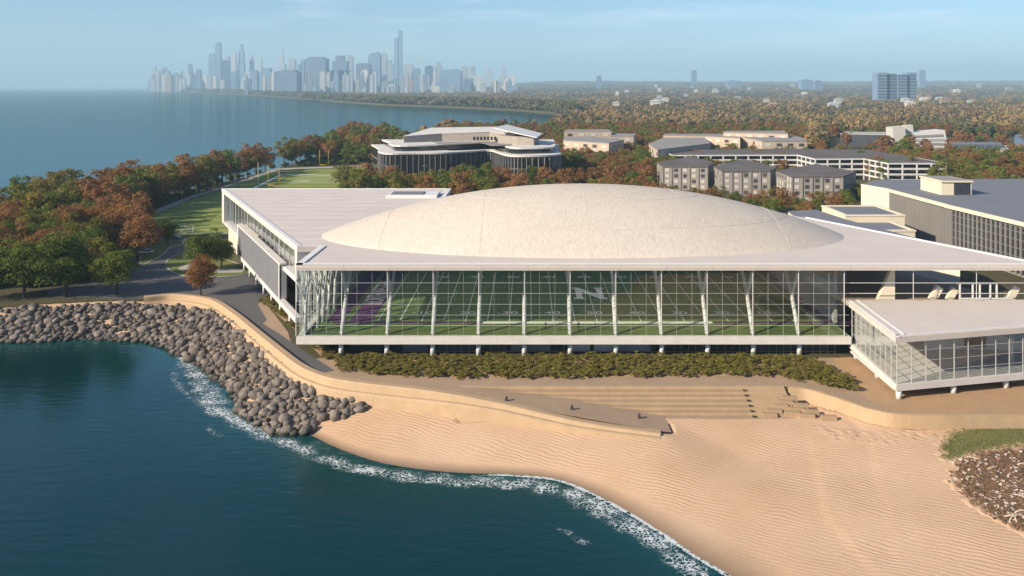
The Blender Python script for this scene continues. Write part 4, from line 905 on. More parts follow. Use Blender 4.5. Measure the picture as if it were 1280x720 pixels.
beige([(704, 175), (761, 178.5), (780, 174.5), (740, 170.5), (706, 171)], 21, 'beige brick building with a dark shaded end wall among the rust trees', (0, 1), 4)
beige([(705, 164), (764, 163.8), (760, 161.5), (708, 162)], 24, 'flat beige block rising behind the shaded brick building', (0,), 3)
beige([(762, 170), (792, 170), (795, 167), (765, 166.5)], 21, 'short beige annex beside the shaded brick building', (0,), 3)
beige([(811, 179.5), (822, 187), (888, 179), (880, 172), (830, 172)], 20, 'beige laboratory with grey flat roof at the end of the parking garage', (0,), 3)
beige([(829, 169), (882, 170), (925, 172.5), (925, 167.5), (832, 167)], 21, 'long low beige laboratory wing behind the garage', (0, 1), 3)
beige([(925, 170), (953, 176), (1009, 176), (1000, 171), (940, 165.5)], 21, 'beige laboratory wing with pale windows above the garage roof', (0, 1), 3)
beige([(904, 165), (985, 167), (980, 163.5), (908, 163.5)], 24, 'grey topped laboratory block farthest behind the garage', (0,), 2)

# town buildings beyond the wood
def simple_building(px, z, lb, wallm, roofm, name='town_building', win=None):
    poly = [G(u, v, z)[:2] for u, v in px]; c = np.mean(poly, 0); e = empty(name, (*c, 5), lb, 'building')
    MB().prism(poly, 5, z - .6).build('wall', M[wallm], e); MB().prism(shr(poly, c, 1.01), z - .6, z).build('roof', M[roofm], e)
    if win: windows_on(e, poly, 6, win[0], (z - 7) / win[0], win[1], win[2], win[3], win[4], win[5], .3)
    return e
e = empty('grandstand', G(1160, 188, 5), 'white tilted grandstand with striped grey face and a tower beside it beyond the wood', 'grandstand')
def tilt(px, d, dep, name, m):
    q = [D(u, v, d) for u, v in px]; n = len(q); MB().quadmesh([(x, y, z) for x, y, z in q] + [(x, y + dep, z) for x, y, z in q], [tuple(range(n)), tuple(range(n, 2 * n))[::-1]] + [(i, n + i, n + (i + 1) % n, (i + 1) % n) for i in range(n)]).build(name, M[m], e)
tilt([(1138, 189), (1132, 167), (1181, 162.5), (1187, 193)], 712, 16, 'frame', 'white_paint')
for k in range(4):
    f0, f1 = (k + .3) / 4.3, (k + .85) / 4.3; L0 = lambda f: (1134 + 6 * f, 168.5 + 19 * f); R0 = lambda f: (1178.5 + 5 * f, 166 + 23.5 * f)
    tilt([L0(f1), L0(f0), R0(f0), R0(f1)], 711.6, .3, 'seat_row', 'grey_wall' if k % 2 else 'louver')
tilt([(1117, 186), (1116, 159.5), (1131, 158), (1135, 188)], 708, 14, 'tower', 'tower_white'); tilt([(1133, 166), (1132, 157), (1141, 156), (1142, 165)], 715, 8, 'tower', 'tower_white')
simple_building([(1050, 167), (1107, 168), (1112, 165), (1056, 164.5)], 16, 'low dark town building with pale roof edge beyond the wood', 'window_dark', 'tower_white')
simple_building([(1188, 180), (1252, 180), (1250, 177.5), (1190, 177.5)], 14, 'blue glass town building beside the white one', 'tower_blue', 'blue_roof', 'town_building', (3, 6, 4, 2, ('window_dark',), (0,)))
simple_building([(1250, 188), (1310, 190), (1310, 180), (1252, 181)], 11, 'white low town building in front of the blue glass one', 'tower_white', 'tower_white')
simple_building([(1268, 170.5), (1330, 170.5), (1330, 168), (1270, 168)], 12, 'grey town building at the edge of the wood', 'tower_blue', 'blue_roof')
e = empty('apartment_slab', (1100, 2500, 5), 'tall grey apartment slab of four linked blocks standing alone on the horizon', 'building')
for k in range(4):
    a = D(1097 + 12.6 * k, 113, 2600); b = D(1109 + 12.6 * k, 113, 2600); MB().box(a[0], b[0], 2600 + (k % 2) * 6, 2640, 5, 100 - (k % 3) * 3).build('block', M['tower_blue'], e)
    for j in range(9): MB().box(a[0] + 1, b[0] - 1, 2599.2 + (k % 2) * 6, 2599.8 + (k % 2) * 6, 14 + j * 9.3, 17 + j * 9.3).build('window_band', M['window_dark'], e)
for u0, u1, vt, d, lb in ((1019, 1028, 101, 5200, 'short dark tower rising from the wooded plain'), (1150, 1157, 88, 6000, 'slim pale tower beside the grey slab on the horizon'), (865, 871, 88, 8500, 'lone grey tower on the horizon above the forest'),
                          (746, 752, 95, 6500, 'small dark peaked building on the wooded horizon'), (910, 926, 101, 6500, 'group of low blocks on the wooded horizon'), (1002, 1016, 100, 5600, 'wide low building on the wooded horizon')):
    a = D(u0, vt, d); b = D(u1, vt, d); z = a[2]; mb = MB(); mb.box(a[0], b[0], d, d + (b[0] - a[0]), 5, z); mb.box(a[0] + (b[0] - a[0]) * .3, a[0] + (b[0] - a[0]) * .6, d + 3, d + (b[0] - a[0]) * .6, z, z + 6)
    tag(mb.build('distant_tower', M['tower_blue']), lb, 'tower')
# ------------------------------------------------------------------ far city
def tower(u0, u1, vt, d, m, lb, kind='box', dep=.8):
    a = D(u0, vt, d); b = D(u1, vt, d); x0, x1, z = a[0], b[0], a[2]; w = x1 - x0; dp = w * dep; mb = MB(); cx = (x0 + x1) / 2
    if kind == 'box': mb.box(x0, x1, d, d + dp, 5, z * .96); mb.box(x0 + w * .12, x1 - w * .15, d + dp * .1, d + dp * .8, z * .96, z)
    if kind == 'step': mb.box(x0, x1, d, d + dp, 5, z * .62); mb.box(x0 + w * .12, x1 - w * .1, d + dp * .1, d + dp * .9, z * .62, z * .86); mb.box(x0 + w * .28, x1 - w * .28, d + dp * .2, d + dp * .8, z * .86, z)
    if kind == 'twin': mb.box(x0, cx, d, d + dp, 5, z * .88); mb.box(cx, x1, d + dp * .1, d + dp, 5, z)
    if kind == 'taper':
        mb.quadmesh([(x0, d, 5), (x1, d, 5), (x1, d + dp, 5), (x0, d + dp, 5), (x0 + w * .14, d + dp * .14, z), (x1 - w * .14, d + dp * .14, z), (x1 - w * .14, d + dp * .86, z), (x0 + w * .14, d + dp * .86, z)],
                    [(0, 3, 2, 1), (4, 5, 6, 7), (0, 1, 5, 4), (1, 2, 6, 5), (2, 3, 7, 6), (3, 0, 4, 7)])
    if kind == 'spire': mb.box(x0, x1, d, d + dp, 5, z * .55); mb.beam((cx, d + dp / 2, z * .55), (cx, d + dp / 2, z), w * .5, w * .5, w2=w * .08, h2=w * .08)
    if kind == 'wedge':
        mb.box(x0, x1, d, d + dp, 5, z * .9); mb.quadmesh([(x0, d, z * .9), (x1, d, z * .9), (x1, d + dp, z * .9), (x0, d + dp, z * .9), (x0 + w * .2, d, z * .96), (x1 - w * .2, d, z), (x1 - w * .2, d + dp, z), (x0 + w * .2, d + dp, z * .96)],
                    [(4, 5, 6, 7), (0, 1, 5, 4), (1, 2, 6, 5), (2, 3, 7, 6), (3, 0, 4, 7)])
    # recessed vertical grooves on the face that is seen
    n = max(2, int(w / 18))
    o = mb.build('city_tower', M[m]); return tag(o, lb, 'tower', 'towers of the far skyline')
B_, W_, P_, N_ = 'tower_blue', 'tower_white', 'tower_pale', 'tower_brown'
named = [(492.5, 502, 38, 8200, B_, 'tallest stepped tower of the far skyline', 'twin'), (267.5, 276, 53, 8600, B_, 'tall tapering blue tower beside a lower slab at the lake end of the skyline', 'taper'),
         (260.5, 268, 67, 8700, B_, 'blue slab leaning against the tapering tower', 'box'), (297, 305, 55.5, 8700, B_, 'second tall tower near the tapering one', 'step'), (289, 294.5, 66, 8500, W_, 'slim whitish tower between the two tall lake end towers', 'box'),
         (277, 286, 70, 8800, P_, 'pale block just behind the tapering tower', 'wedge'), (311, 317, 69, 8800, P_, 'pale slim tower with stepped top', 'step'), (346, 356, 52, 9500, P_, 'very faint spire far behind the city', 'spire'),
         (382, 407, 71, 6300, B_, 'wide dark slab with flat top in the middle of the skyline', 'box'), (412, 435, 69.5, 6500, B_, 'broad dark slab next to the widest one', 'step'), (434, 441, 69, 7600, P_, 'pale tower behind the broad dark slab', 'box'),
         (460, 475, 65, 6600, B_, 'dark tower with rounded shoulders beside the tallest tower', 'wedge'), (475, 483, 65.5, 7800, P_, 'pale tower touching the round shouldered one', 'box'), (445, 462, 79, 6300, B_, 'low dark block under the round shouldered tower', 'box'),
         (342, 371, 87, 5300, B_, 'dark squat block at the water edge of the city', 'wedge'), (321, 342, 85, 6600, B_, 'dark wide block left of the squat one', 'step'), (322, 327, 74, 8300, P_, 'thin pale tower over the dark wide block', 'box'),
         (361, 369, 74, 7900, P_, 'pale block peeking over the squat one', 'box'), (372, 380, 74.5, 6500, B_, 'narrow dark tower beside the widest slab', 'twin'), (549, 576, 86, 5600, B_, 'big dark blue block where the city meets the wood', 'wedge'),
         (516, 525, 85, 6000, B_, 'dark narrow block beside a white needle', 'wedge'), (523, 526.5, 72, 7000, W_, 'white needle thin tower', 'spire'), (542, 553, 77, 8600, P_, 'faint stepped tower in the thinning skyline', 'step'), (531, 541, 82, 8400, P_, 'faint low tower in the thinning skyline', 'box'),
         (577, 585, 82.5, 8300, P_, 'faint pair tower beyond the big dark blue block', 'box'), (588, 594, 82.5, 8300, P_, 'faint thin tower beyond the big dark blue block', 'box'), (604, 617, 86, 9000, P_, 'faint wide tower on the edge of the city', 'step'),
         (626, 634, 82, 9200, P_, 'faint last tower on the edge of the city', 'step'), (504, 516, 80, 8000, P_, 'pale block just past the tallest tower', 'box'), (480, 492, 75, 8500, P_, 'pale block between the round shouldered and the tallest tower', 'step'),
         (188, 196, 84, 9300, P_, 'first pale tower at the lake end of the skyline', 'step'), (202, 207.5, 84, 9200, B_, 'slim dark tower near the lake end', 'box'), (234.5, 239.5, 80, 9000, B_, 'slim dark flat topped tower near the lake end', 'box'), (595, 602, 95, 5600, W_, 'small white block at the wood edge', 'box')]
for u0, u1, vt, d, m, lb, k in named: tower(u0, u1, vt, d, m, lb, k)
rc = random.Random(3)
for k in range(235):
    u = rc.uniform(184, 640); far = u < 300
    vt = rc.uniform(86, 101) if u < 340 else rc.uniform(86, 110) if u < 560 else rc.uniform(94, 108)
    d = rc.uniform(8200, 9800) if far else rc.uniform(5200, 9000) if u < 480 else rc.uniform(4200, 9000); w = rc.uniform(2.5, 9)
    if u > 430: d = max(d, 5000)
    m = rc.choice([B_] * 6 + [W_] * 4 + [P_] * 6 + [N_]); k_ = rc.choice(['box', 'step', 'twin', 'box', 'wedge'])
    lb = {B_: 'small bluish building packed among the far skyline towers', W_: 'small sunlit white building packed among the far skyline towers', P_: 'small pale building packed among the far skyline towers', N_: 'small brown building packed among the far skyline towers'}[m]
    tower(u, u + w, vt, d, m, lb, k_)

# ------------------------------------------------------------------ trees
def leaf_cloud(seed, R, H, nblob, nleaf, ls, base=.0, squash=1., flat=.0):
    """crown of leaf faces grouped in clumps over an uneven egg; the lowest leaf is at z = base"""
    r = np.random.default_rng(seed); vs = []; tint = []
    lobes = [(r.uniform(-.35, .35) * R, r.uniform(-.35, .35) * R, r.uniform(-.1, .3) * H, r.uniform(.7, 1.0)) for _ in range(3)]
    for b in range(nblob):
        th = r.uniform(0, 2 * math.pi); cz = r.uniform(-.95, 1) ; s = math.sqrt(max(0, 1 - cz * cz)); k = r.uniform(.72, 1.0) if r.random() < .85 else r.uniform(.2, .7)
        lx, ly, lz, lk = lobes[r.integers(3)]
        c = np.array([lx + R * .82 * lk * k * s * math.cos(th), ly + R * .82 * lk * k * s * math.sin(th), base + H * .47 + lz * .5 + H * .44 * lk * k * cz])
        br = R * r.uniform(.22, .40); bt = r.uniform(0, 1)
        n = nleaf; v = r.normal(size=(n, 3)); v /= np.linalg.norm(v, axis=1)[:, None]; v[:, 2] = np.where(v[:, 2] < -.35, -v[:, 2] * .8, v[:, 2])
        p = c + v * br * r.uniform(.75, 1.08, (n, 1)) * np.array([1, 1, .8])
        nn = v * 1.0 + r.normal(size=(n, 3)) * .38; nn /= np.linalg.norm(nn, axis=1)[:, None]
        t = np.cross(nn, r.normal(size=(n, 3))); t /= np.linalg.norm(t, axis=1)[:, None]; bb = np.cross(nn, t)
        sz = ls * r.uniform(.6, 1.25, (n, 1)); q = np.stack([p - t * sz * .5, p + bb * sz * .38, p + t * sz * .5, p - bb * sz * .38], 1)
        q[:, :, 2] = np.maximum(q[:, :, 2], base)
        vs.append(q.reshape(-1, 3)); tint.append(np.clip(bt * .55 + r.uniform(0, .45, n), 0, 1))
    V = np.concatenate(vs); T = np.concatenate(tint); n = len(T)
    me = bpy.data.meshes.new('crown'); me.vertices.add(len(V)); me.vertices.foreach_set('co', V.reshape(-1).astype(np.float32))
    me.loops.add(4 * n); me.loops.foreach_set('vertex_index', np.arange(4 * n, dtype=np.int32)); me.polygons.add(n)
    me.polygons.foreach_set('loop_start', np.arange(0, 4 * n, 4, dtype=np.int32)); me.polygons.foreach_set('loop_total', np.full(n, 4, np.int32))
    a = me.attributes.new('tint', 'FLOAT', 'FACE'); a.data.foreach_set('value', T.astype(np.float32)); me.update(calc_edges=True); return me
def with_mat(me, m): c = me.copy(); c.materials.clear(); c.materials.append(M[m]); return c
def trunk_mesh(seed, h):
    r = random.Random(seed); mb = MB(); x, y = r.uniform(-.3, .3), r.uniform(-.3, .3)
    mb.tube([(0, 0, -.2), (0, 0, .6), (x * .5, y * .5, h * .35), (x, y, h * .7)], [.34, .25, .21, .12], 7)
    for k in range(5):
        t = r.uniform(0, 6.28); z = h * r.uniform(.25, .45); L = h * r.uniform(.22, .34)
        mb.tube([(x * .5, y * .5, z), (math.cos(t) * L * .5, math.sin(t) * L * .5, z + L * .6), (math.cos(t) * L, math.sin(t) * L, z + L)], [.13, .09, .04], 5)
    return mb.mesh('trunk', M['bark'])
# unit trees are 10 m high
LEAVES = {'green': 'leaf_green', 'rust': 'leaf_rust', 'olive': 'leaf_olive'}
CR = {}
for lod, nb, nl, ls, nv in (('near', 85, 125, .30, 3), ('mid', 56, 62, .50, 3), ('far', 34, 32, .95, 2)):
    for v in range(nv):
        me = leaf_cloud(100 + v * 7 + nb, 4.5, 9.3, nb, nl, ls, .95)
        for kd in LEAVES: CR[(lod, kd, v)] = with_mat(me, LEAVES[kd])
TR = [trunk_mesh(k, 10) for k in range(3)]
tree_n = 0
def tree(x, y, h, kd, lod, label, group, z=5.0, wide=1.0):
    global tree_n; v = tree_n % (2 if lod == 'far' else 3); tree_n += 1; s = h / 10.2; rz = random.uniform(0, 6.28)
    e = bpy.data.objects.new({'green': 'green_tree', 'rust': 'rust_tree', 'olive': 'olive_tree'}[kd], None); COL.objects.link(e); e.location = (x, y, z); e.rotation_euler.z = rz
    e.scale = (s * wide * random.uniform(.92, 1.08), s * wide * random.uniform(.92, 1.08), s); e.empty_display_size = 1
    tag(e, label, 'tree', group)
    for n, me in (('crown', CR[(lod, kd, v)]), ('trunk', TR[v])):
        o = bpy.data.objects.new(n, me); COL.objects.link(o); o.parent = e
    return e
rt = random.Random(11); placed = []
def free(x, y, r):
    for a, b, c in placed:
        if (a - x) ** 2 + (b - y) ** 2 < (.5 * (r + c)) ** 2: return False
    placed.append((x, y, r)); return True
one = [(146, 369, 13.6, 'green', 'round green tree standing alone by the road end, next to the boulders'), (82, 371, 17.5, 'green', 'largest green tree at the edge of the shaded wood'), (30, 373, 15.5, 'green', 'broad green tree at the wood edge beside the largest one'),
       (-18, 374, 15, 'green', 'green tree at the wood edge cut by the frame'), (251, 369.5, 10.6, 'rust', 'small round rust brown tree beside the sea wall'), (252, 338, 11.6, 'green', 'green tree on the small lawn in the road bend'), (277, 334, 9.2, 'green', 'shorter green tree on the small lawn beside the wing'),
       (210, 306, 8.8, 'green', 'small green tree in front of the parked cars'), (172, 326, 15.5, 'rust', 'big rust tree overhanging the road'), (118, 352, 14, 'olive', 'olive tree between the big rust tree and the round green one'),
       (148, 322, 16, 'rust', 'rust tree rising behind the round green one'), (110, 330, 15, 'olive', 'green gold tree inside the near wood'), (60, 345, 16, 'rust', 'rust tree behind the largest green tree')]
for u, v, h, kd, lb in one:
    p = G(u, v); placed.append((p[0], p[1], h * .7)); tree(p[0], p[1], h, kd, 'near', lb, None)
WOOD = {'green': 'green tree in the lakeside wood', 'rust': 'rust brown tree in the lakeside wood', 'olive': 'olive green tree in the lakeside wood'}
def scatter(px, n, spacing, hmin, hmax, mix, labels, group, lod, world_pts=None, tries=12):
    poly = world_pts or XY(px, 5); xs_ = [p[0] for p in poly]; ys_ = [p[1] for p in poly]; cnt = 0
    for _ in range(n * tries):
        if cnt >= n: break
        x, y = rt.uniform(min(xs_), max(xs_)), rt.uniform(min(ys_), max(ys_))
        if not bool(inside(poly, np.array([x]), np.array([y]))[0]) or not free(x, y, spacing * rt.uniform(.85, 1.2)): continue
        kd = rt.choice(mix); l = lod if isinstance(lod, str) else ('near' if y < lod[0] else 'mid' if y < lod[1] else 'far')
        tree(x, y, rt.uniform(hmin, hmax), kd, l, labels[kd], group, wide=rt.uniform(.8, 1.0)); cnt += 1
    return cnt
RX = ['rust'] * 6 + ['olive'] * 2 + ['green'] * 4
n1 = scatter([(-90, 366), (60, 364), (112, 348), (150, 326), (168, 312), (172, 300), (150, 288), (168, 270), (110, 262), (0, 281), (-90, 292)], 150, 8.0, 14, 18.5, RX, WOOD, 'trees of the lakeside wood', (285, 900))
n2 = scatter([(110, 263), (172, 270), (232, 247), (298, 227), (345, 210), (400, 203), (396, 198), (300, 222), (200, 243)], 110, 6.6, 13, 19.5, ['rust'] * 4 + ['green'] * 3 + ['olive'] * 2, {k: 'tall ' + v + ' lining the sports field' for k, v in {'green': 'green tree', 'rust': 'rust brown tree', 'olive': 'olive tree'}.items()}, 'trees lining the sports field', (300, 900))
n3 = scatter([(396, 198), (400, 204), (470, 206), (470, 180), (500, 182), (482, 171), (440, 170)], 80, 12, 14, 18, RX, {k: v + ' on the far point of the peninsula' for k, v in {'green': 'green tree', 'rust': 'rust brown tree', 'olive': 'olive tree'}.items()}, 'trees on the far point', (300, 620))
n4 = scatter(None, 34, 8.5, 11.5, 16.5, ['rust', 'green', 'green', 'olive', 'rust'], {k: v + ' in front of the tiered glass building' for k, v in {'green': 'green tree', 'rust': 'rust brown tree', 'olive': 'olive tree'}.items()}, 'trees in front of the tiered glass building', (100, 900), [(-98, 440), (-86, 385), (-40, 372), (22, 372), (24, 415), (-20, 428), (-88, 432)])
n5 = scatter(None, 40, 8.6, 9, 12.5, ['rust'] * 5 + ['olive', 'green'], {k: v + ' between the dome and the garage' for k, v in {'green': 'green tree', 'rust': 'rust brown tree', 'olive': 'olive tree'}.items()}, 'trees between the dome and the garage', (100, 800), [(22, 365), (56, 350), (60, 430), (68, 470), (34, 540), (24, 430)])
n6 = scatter(None, 34, 7.5, 7.5, 10, ['rust'] * 3 + ['green'] * 3 + ['olive'], {k: v + ' below the grey apartment blocks' for k, v in {'green': 'green tree', 'rust': 'rust brown tree', 'olive': 'olive tree'}.items()}, 'trees below the apartment blocks', (100, 800), [(60, 360), (100, 325), (124, 335), (160, 372), (176, 430), (158, 412), (140, 374), (118, 368), (92, 378), (64, 392)])
n7 = scatter(None, 85, 11, 11, 15, ['rust'] * 4 + ['green'] * 2 + ['olive'], {k: v + ' in the belt behind the hall and the garage' for k, v in {'green': 'green tree', 'rust': 'rust brown tree', 'olive': 'olive tree'}.items()}, 'trees behind the hall and the garage', (100, 560), [(178, 470), (205, 425), (300, 415), (440, 600), (520, 760), (340, 800), (250, 640)])
n8 = scatter(None, 70, 17, 12, 16, ['rust'] * 4 + ['green'] * 2 + ['olive'] * 2, {k: v + ' in the belt behind the laboratories' for k, v in {'green': 'green tree', 'rust': 'rust brown tree', 'olive': 'olive tree'}.items()}, 'trees behind the laboratories', (100, 560), [(-100, 990), (-70, 930), (20, 560), (60, 640), (100, 720), (230, 700), (330, 720), (330, 860), (120, 1000)])
print('trees', tree_n, n1, n2, n3, n4, n5, n6, n7, n8)

# ---- the far wood: crowns scattered over the plain by geometry nodes
def gn_scatter(name, label, P, S, Rz, proto, cat='woodland'):
    me = bpy.data.meshes.new(name); me.from_pydata(P.tolist(), [], [])
    a = me.attributes.new('scl', 'FLOAT_VECTOR', 'POINT'); a.data.foreach_set('vector', S.reshape(-1).astype(np.float32))
    a = me.attributes.new('rot', 'FLOAT_VECTOR', 'POINT'); a.data.foreach_set('vector', np.stack([Rz * 0, Rz * 0, Rz], 1).reshape(-1).astype(np.float32))
    o = add(name, me); tag(o, label, cat, kind='stuff')
    g = bpy.data.node_groups.new('scatter', 'GeometryNodeTree'); g.interface.new_socket('Geometry', in_out='INPUT', socket_type='NodeSocketGeometry'); g.interface.new_socket('Geometry', in_out='OUTPUT', socket_type='NodeSocketGeometry')
    N = g.nodes; L = g.links; gi = N.new('NodeGroupInput'); go = N.new('NodeGroupOutput'); ip = N.new('GeometryNodeInstanceOnPoints'); ob = N.new('GeometryNodeObjectInfo'); ob.inputs['Object'].default_value = proto; ob.inputs['As Instance'].default_value = True
    s_ = N.new('GeometryNodeInputNamedAttribute'); s_.data_type = 'FLOAT_VECTOR'; s_.inputs[0].default_value = 'scl'; r_ = N.new('GeometryNodeInputNamedAttribute'); r_.data_type = 'FLOAT_VECTOR'; r_.inputs[0].default_value = 'rot'
    L.new(gi.outputs[0], ip.inputs['Points']); L.new(ob.outputs['Geometry'], ip.inputs['Instance']); L.new(s_.outputs[0], ip.inputs['Scale']); L.new(r_.outputs[0], ip.inputs['Rotation']); L.new(ip.outputs[0], go.inputs[0])
    md = o.modifiers.new('scatter', 'NODES'); md.node_group = g
def forest(name, label, kind_mat, n, seed, share):
    r = np.random.default_rng(seed); pts = []; rot = []; scl = []
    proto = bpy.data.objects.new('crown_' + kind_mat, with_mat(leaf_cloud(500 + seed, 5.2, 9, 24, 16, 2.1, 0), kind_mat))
    shore = [(x, y) for x, y in COAST]
    need = n; tries = 0
    while need > 0 and tries < 40:
        tries += 1; m = 6000
        d = np.exp(r.uniform(math.log(640), math.log(16000), m)); u = r.uniform(200, 1330, m); x = (u - CU) * d / F
        ok = inside(LAND, x, d) & ~((x < 330) & (d < 1000) & (u > 560) & (u < 1010)) & ~((u < 500) & (d < 1100))
        ok &= ~((u > 1030) & (d < 900)) & ~((u > 1100) & (u < 1200) & (d < 960))
        # patches of one colour
        pat = np.array([mnoise.noise((CU * 0 + (a / b) * 9 + seed * 9, math.log(b) * 7, seed)) for a, b in zip(x, d)]); ok &= pat > r.uniform(-.35, .22, m)
        x, d = x[ok][:need], d[ok][:need]; need -= len(x)
        k = np.clip(d / 1400, 1, 9) ** .9; pts.append(np.stack([x, d, np.where(d > 3300, np.maximum(rise(x, d) + .5, 5.0), 5.0)], 1)); rot.append(r.uniform(0, 6.28, len(x)))
        hh = r.uniform(.75, 1.85, len(x)); w = hh * r.uniform(.8, 1.25, len(x)) * (.85 + .75 * (k - 1)); scl.append(np.stack([w, w, hh * (1 + .06 * (k - 1))], 1))
    gn_scatter(name, label, np.concatenate(pts), np.concatenate(scl), np.concatenate(rot), proto)
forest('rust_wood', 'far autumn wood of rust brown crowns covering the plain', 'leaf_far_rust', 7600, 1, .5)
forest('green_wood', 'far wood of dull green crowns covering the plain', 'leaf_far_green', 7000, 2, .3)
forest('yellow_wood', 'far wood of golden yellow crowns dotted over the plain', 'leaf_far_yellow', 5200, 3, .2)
def clump_proto(m, seed): return bpy.data.objects.new('clump_' + m, with_mat(leaf_cloud(seed, 5.2, 9, 24, 16, 2.1, 0), m))
# trees that fill the gaps between the campus buildings
foot_boxes = []
for o in bpy.data.objects:
    if o.type == 'MESH' and o.parent and o.parent.name.split('.')[0] in ('tiered_glass_building', 'apartment_block', 'parking_garage', 'laboratory_building', 'sports_hall', 'plant_rooms', 'annex', 'town_building', 'grandstand', 'fieldhouse') and o.name.split('.')[0] in ('wall', 'roof', 'lower_wall', 'tier_edge'):
        L_ = world_loc(o); cs_ = [v.co + L_ for v in o.data.vertices]; c_ = sum(cs_, Vector()) / len(cs_)
        hull = sorted({(round(q.x, 2), round(q.y, 2)) for q in cs_}, key=lambda q: math.atan2(q[1] - c_.y, q[0] - c_.x)); foot_boxes.append([(c_.x + (x - c_.x) * 1.0 + 3.5 * np.sign(x - c_.x), c_.y + (y - c_.y) + 3.5 * np.sign(y - c_.y)) for x, y in hull])
fr = np.random.default_rng(19); X_ = fr.uniform(-160, 640, 60000); Y_ = fr.uniform(335, 1000, 60000); U_ = CU + F * X_ / Y_
ok_ = inside(LAND, X_, Y_) & (U_ > 440) & (U_ < 1330) & ~inside(XY([(170, 285), (345, 212), (470, 206), (475, 252), (300, 293)], 5), X_, Y_) & ~((U_ > 1030) & (Y_ > 590) & (Y_ < 900)) & ~((U_ > 1000) & (U_ < 1195) & (Y_ < 475)) & ~((U_ > 815) & (U_ < 1075) & (Y_ > 372) & (Y_ < 470))
for b_ in foot_boxes: ok_ &= ~inside(b_, X_, Y_)
grid_ = {}; keep_ = []
for x, y, _ in [q for q in placed]: grid_.setdefault((int(x // 8), int(y // 8)), []).append((x, y))
for x, y in zip(X_[ok_], Y_[ok_]):
    k = (int(x // 8), int(y // 8)); sp_ = 7.5 if y < 600 else 9.5
    if any((a - x) ** 2 + (b - y) ** 2 < sp_ * sp_ for i in (-1, 0, 1) for j in (-1, 0, 1) for a, b in grid_.get((k[0] + i, k[1] + j), ())): continue
    grid_.setdefault(k, []).append((x, y)); keep_.append((x, y, 4.9))
keep_ = np.array(keep_); pick = fr.integers(0, 10, len(keep_)); hs_ = fr.uniform(.75, 1.15, len(keep_)) * np.where(keep_[:, 1] < 480, .85, 1.15)
for lb_, kd_, sel in (('rust brown trees filling the gaps between the campus buildings', 'rust', pick < 5), ('green trees filling the gaps between the campus buildings', 'green', (pick >= 5) & (pick < 8)), ('olive trees filling the gaps between the campus buildings', 'olive', pick >= 8)):
    gn_scatter('campus_wood', lb_, keep_[sel], np.stack([hs_[sel]] * 3, 1), fr.uniform(0, 6.28, sel.sum()), bpy.data.objects.new('campus_crown_' + kd_, CR[('mid', kd_, 0)]))
print('campus wood', len(keep_))
cr_ = np.random.default_rng(41); cl = []; cs = []
for (x0, y0), (x1, y1) in zip(COAST[3:11], COAST[4:12]):
    n = int(90 + math.hypot(x1 - x0, y1 - y0) / 30)
    for t in cr_.uniform(0, 1, n):
        y = y0 + (y1 - y0) * t; k = min(max(y / 1500, 1), 6); off = cr_.uniform(.01, .12) * y * .5; cl.append((x0 + (x1 - x0) * t + off * .25, y + off, 4.5)); w = cr_.uniform(1, 2) * k; cs.append((w, w, cr_.uniform(1.2, 2.4) * (1 + .15 * k)))
gn_scatter('coast_wood', 'far trees along the lake shore in front of the city', np.array(cl), np.array(cs), cr_.uniform(0, 6.28, len(cl)), clump_proto('leaf_far_green', 77))
ur = np.random.default_rng(8); pts_ = []
for px, n in (([(-90, 366), (60, 364), (112, 348), (150, 326), (168, 312), (172, 300), (150, 288), (168, 270), (110, 262), (0, 281), (-90, 292)], 420), ([(150, 275), (180, 263), (236, 243.5), (300, 224.8), (345, 209.5), (470, 204), (470, 182), (440, 171), (396, 198), (300, 222), (200, 243), (110, 262)], 520)):
    poly = XY(px, 5); xs_ = [p[0] for p in poly]; ys_ = [p[1] for p in poly]; k = 0
    while k < n:
        x, y = ur.uniform(min(xs_), max(xs_)), ur.uniform(min(ys_), max(ys_))
        if bool(inside(poly, np.array([x]), np.array([y]))[0]): pts_.append((x, y, 4.9)); k += 1
gn_scatter('undergrowth', 'dark green undergrowth beneath the lakeside trees', np.array(pts_), np.stack([ur.uniform(.25, .6, len(pts_))] * 2 + [ur.uniform(.2, .45, len(pts_))], 1), ur.uniform(0, 6.28, len(pts_)), bpy.data.objects.new('clump_under', with_mat(leaf_cloud(78, 5.2, 9, 30, 30, 1.5, 0), 'leaf_green')), 'undergrowth')
rh = random.Random(31)
for k in range(46):
    d = math.exp(rh.uniform(math.log(1700), math.log(7000))); u = rh.uniform(700, 1290); x = (u - CU) * d / F; w = rh.uniform(10, 24) * (d / 2500) ** .5; h = rh.uniform(12, 19) * (1 + d / 9000); z = float(rise(np.array([x]), np.array([d]))[0]) if d > 3300 else 5.0
    mb = MB(); mb.box(x, x + w, d, d + w * .6, z - .2, z + h); mb.quadmesh([(x - 1, d - 1, z + h), (x + w + 1, d - 1, z + h), (x + w + 1, d + w * .6 + 1, z + h), (x - 1, d + w * .6 + 1, z + h), (x + w * .2, d + w * .3, z + h + w * .16), (x + w * .8, d + w * .3, z + h + w * .16)], [(0, 1, 5, 4), (2, 3, 4, 5), (1, 2, 5), (3, 0, 4)])
    m = rh.choice(['tower_white', 'tower_white', 'tower_brown', 'tower_pale']); tag(mb.build('distant_house', M[m]), {'tower_white': 'small white house showing between the far crowns', 'tower_brown': 'small brown house showing between the far crowns', 'tower_pale': 'small grey house showing between the far crowns'}[m], 'house', 'houses scattered in the far wood')

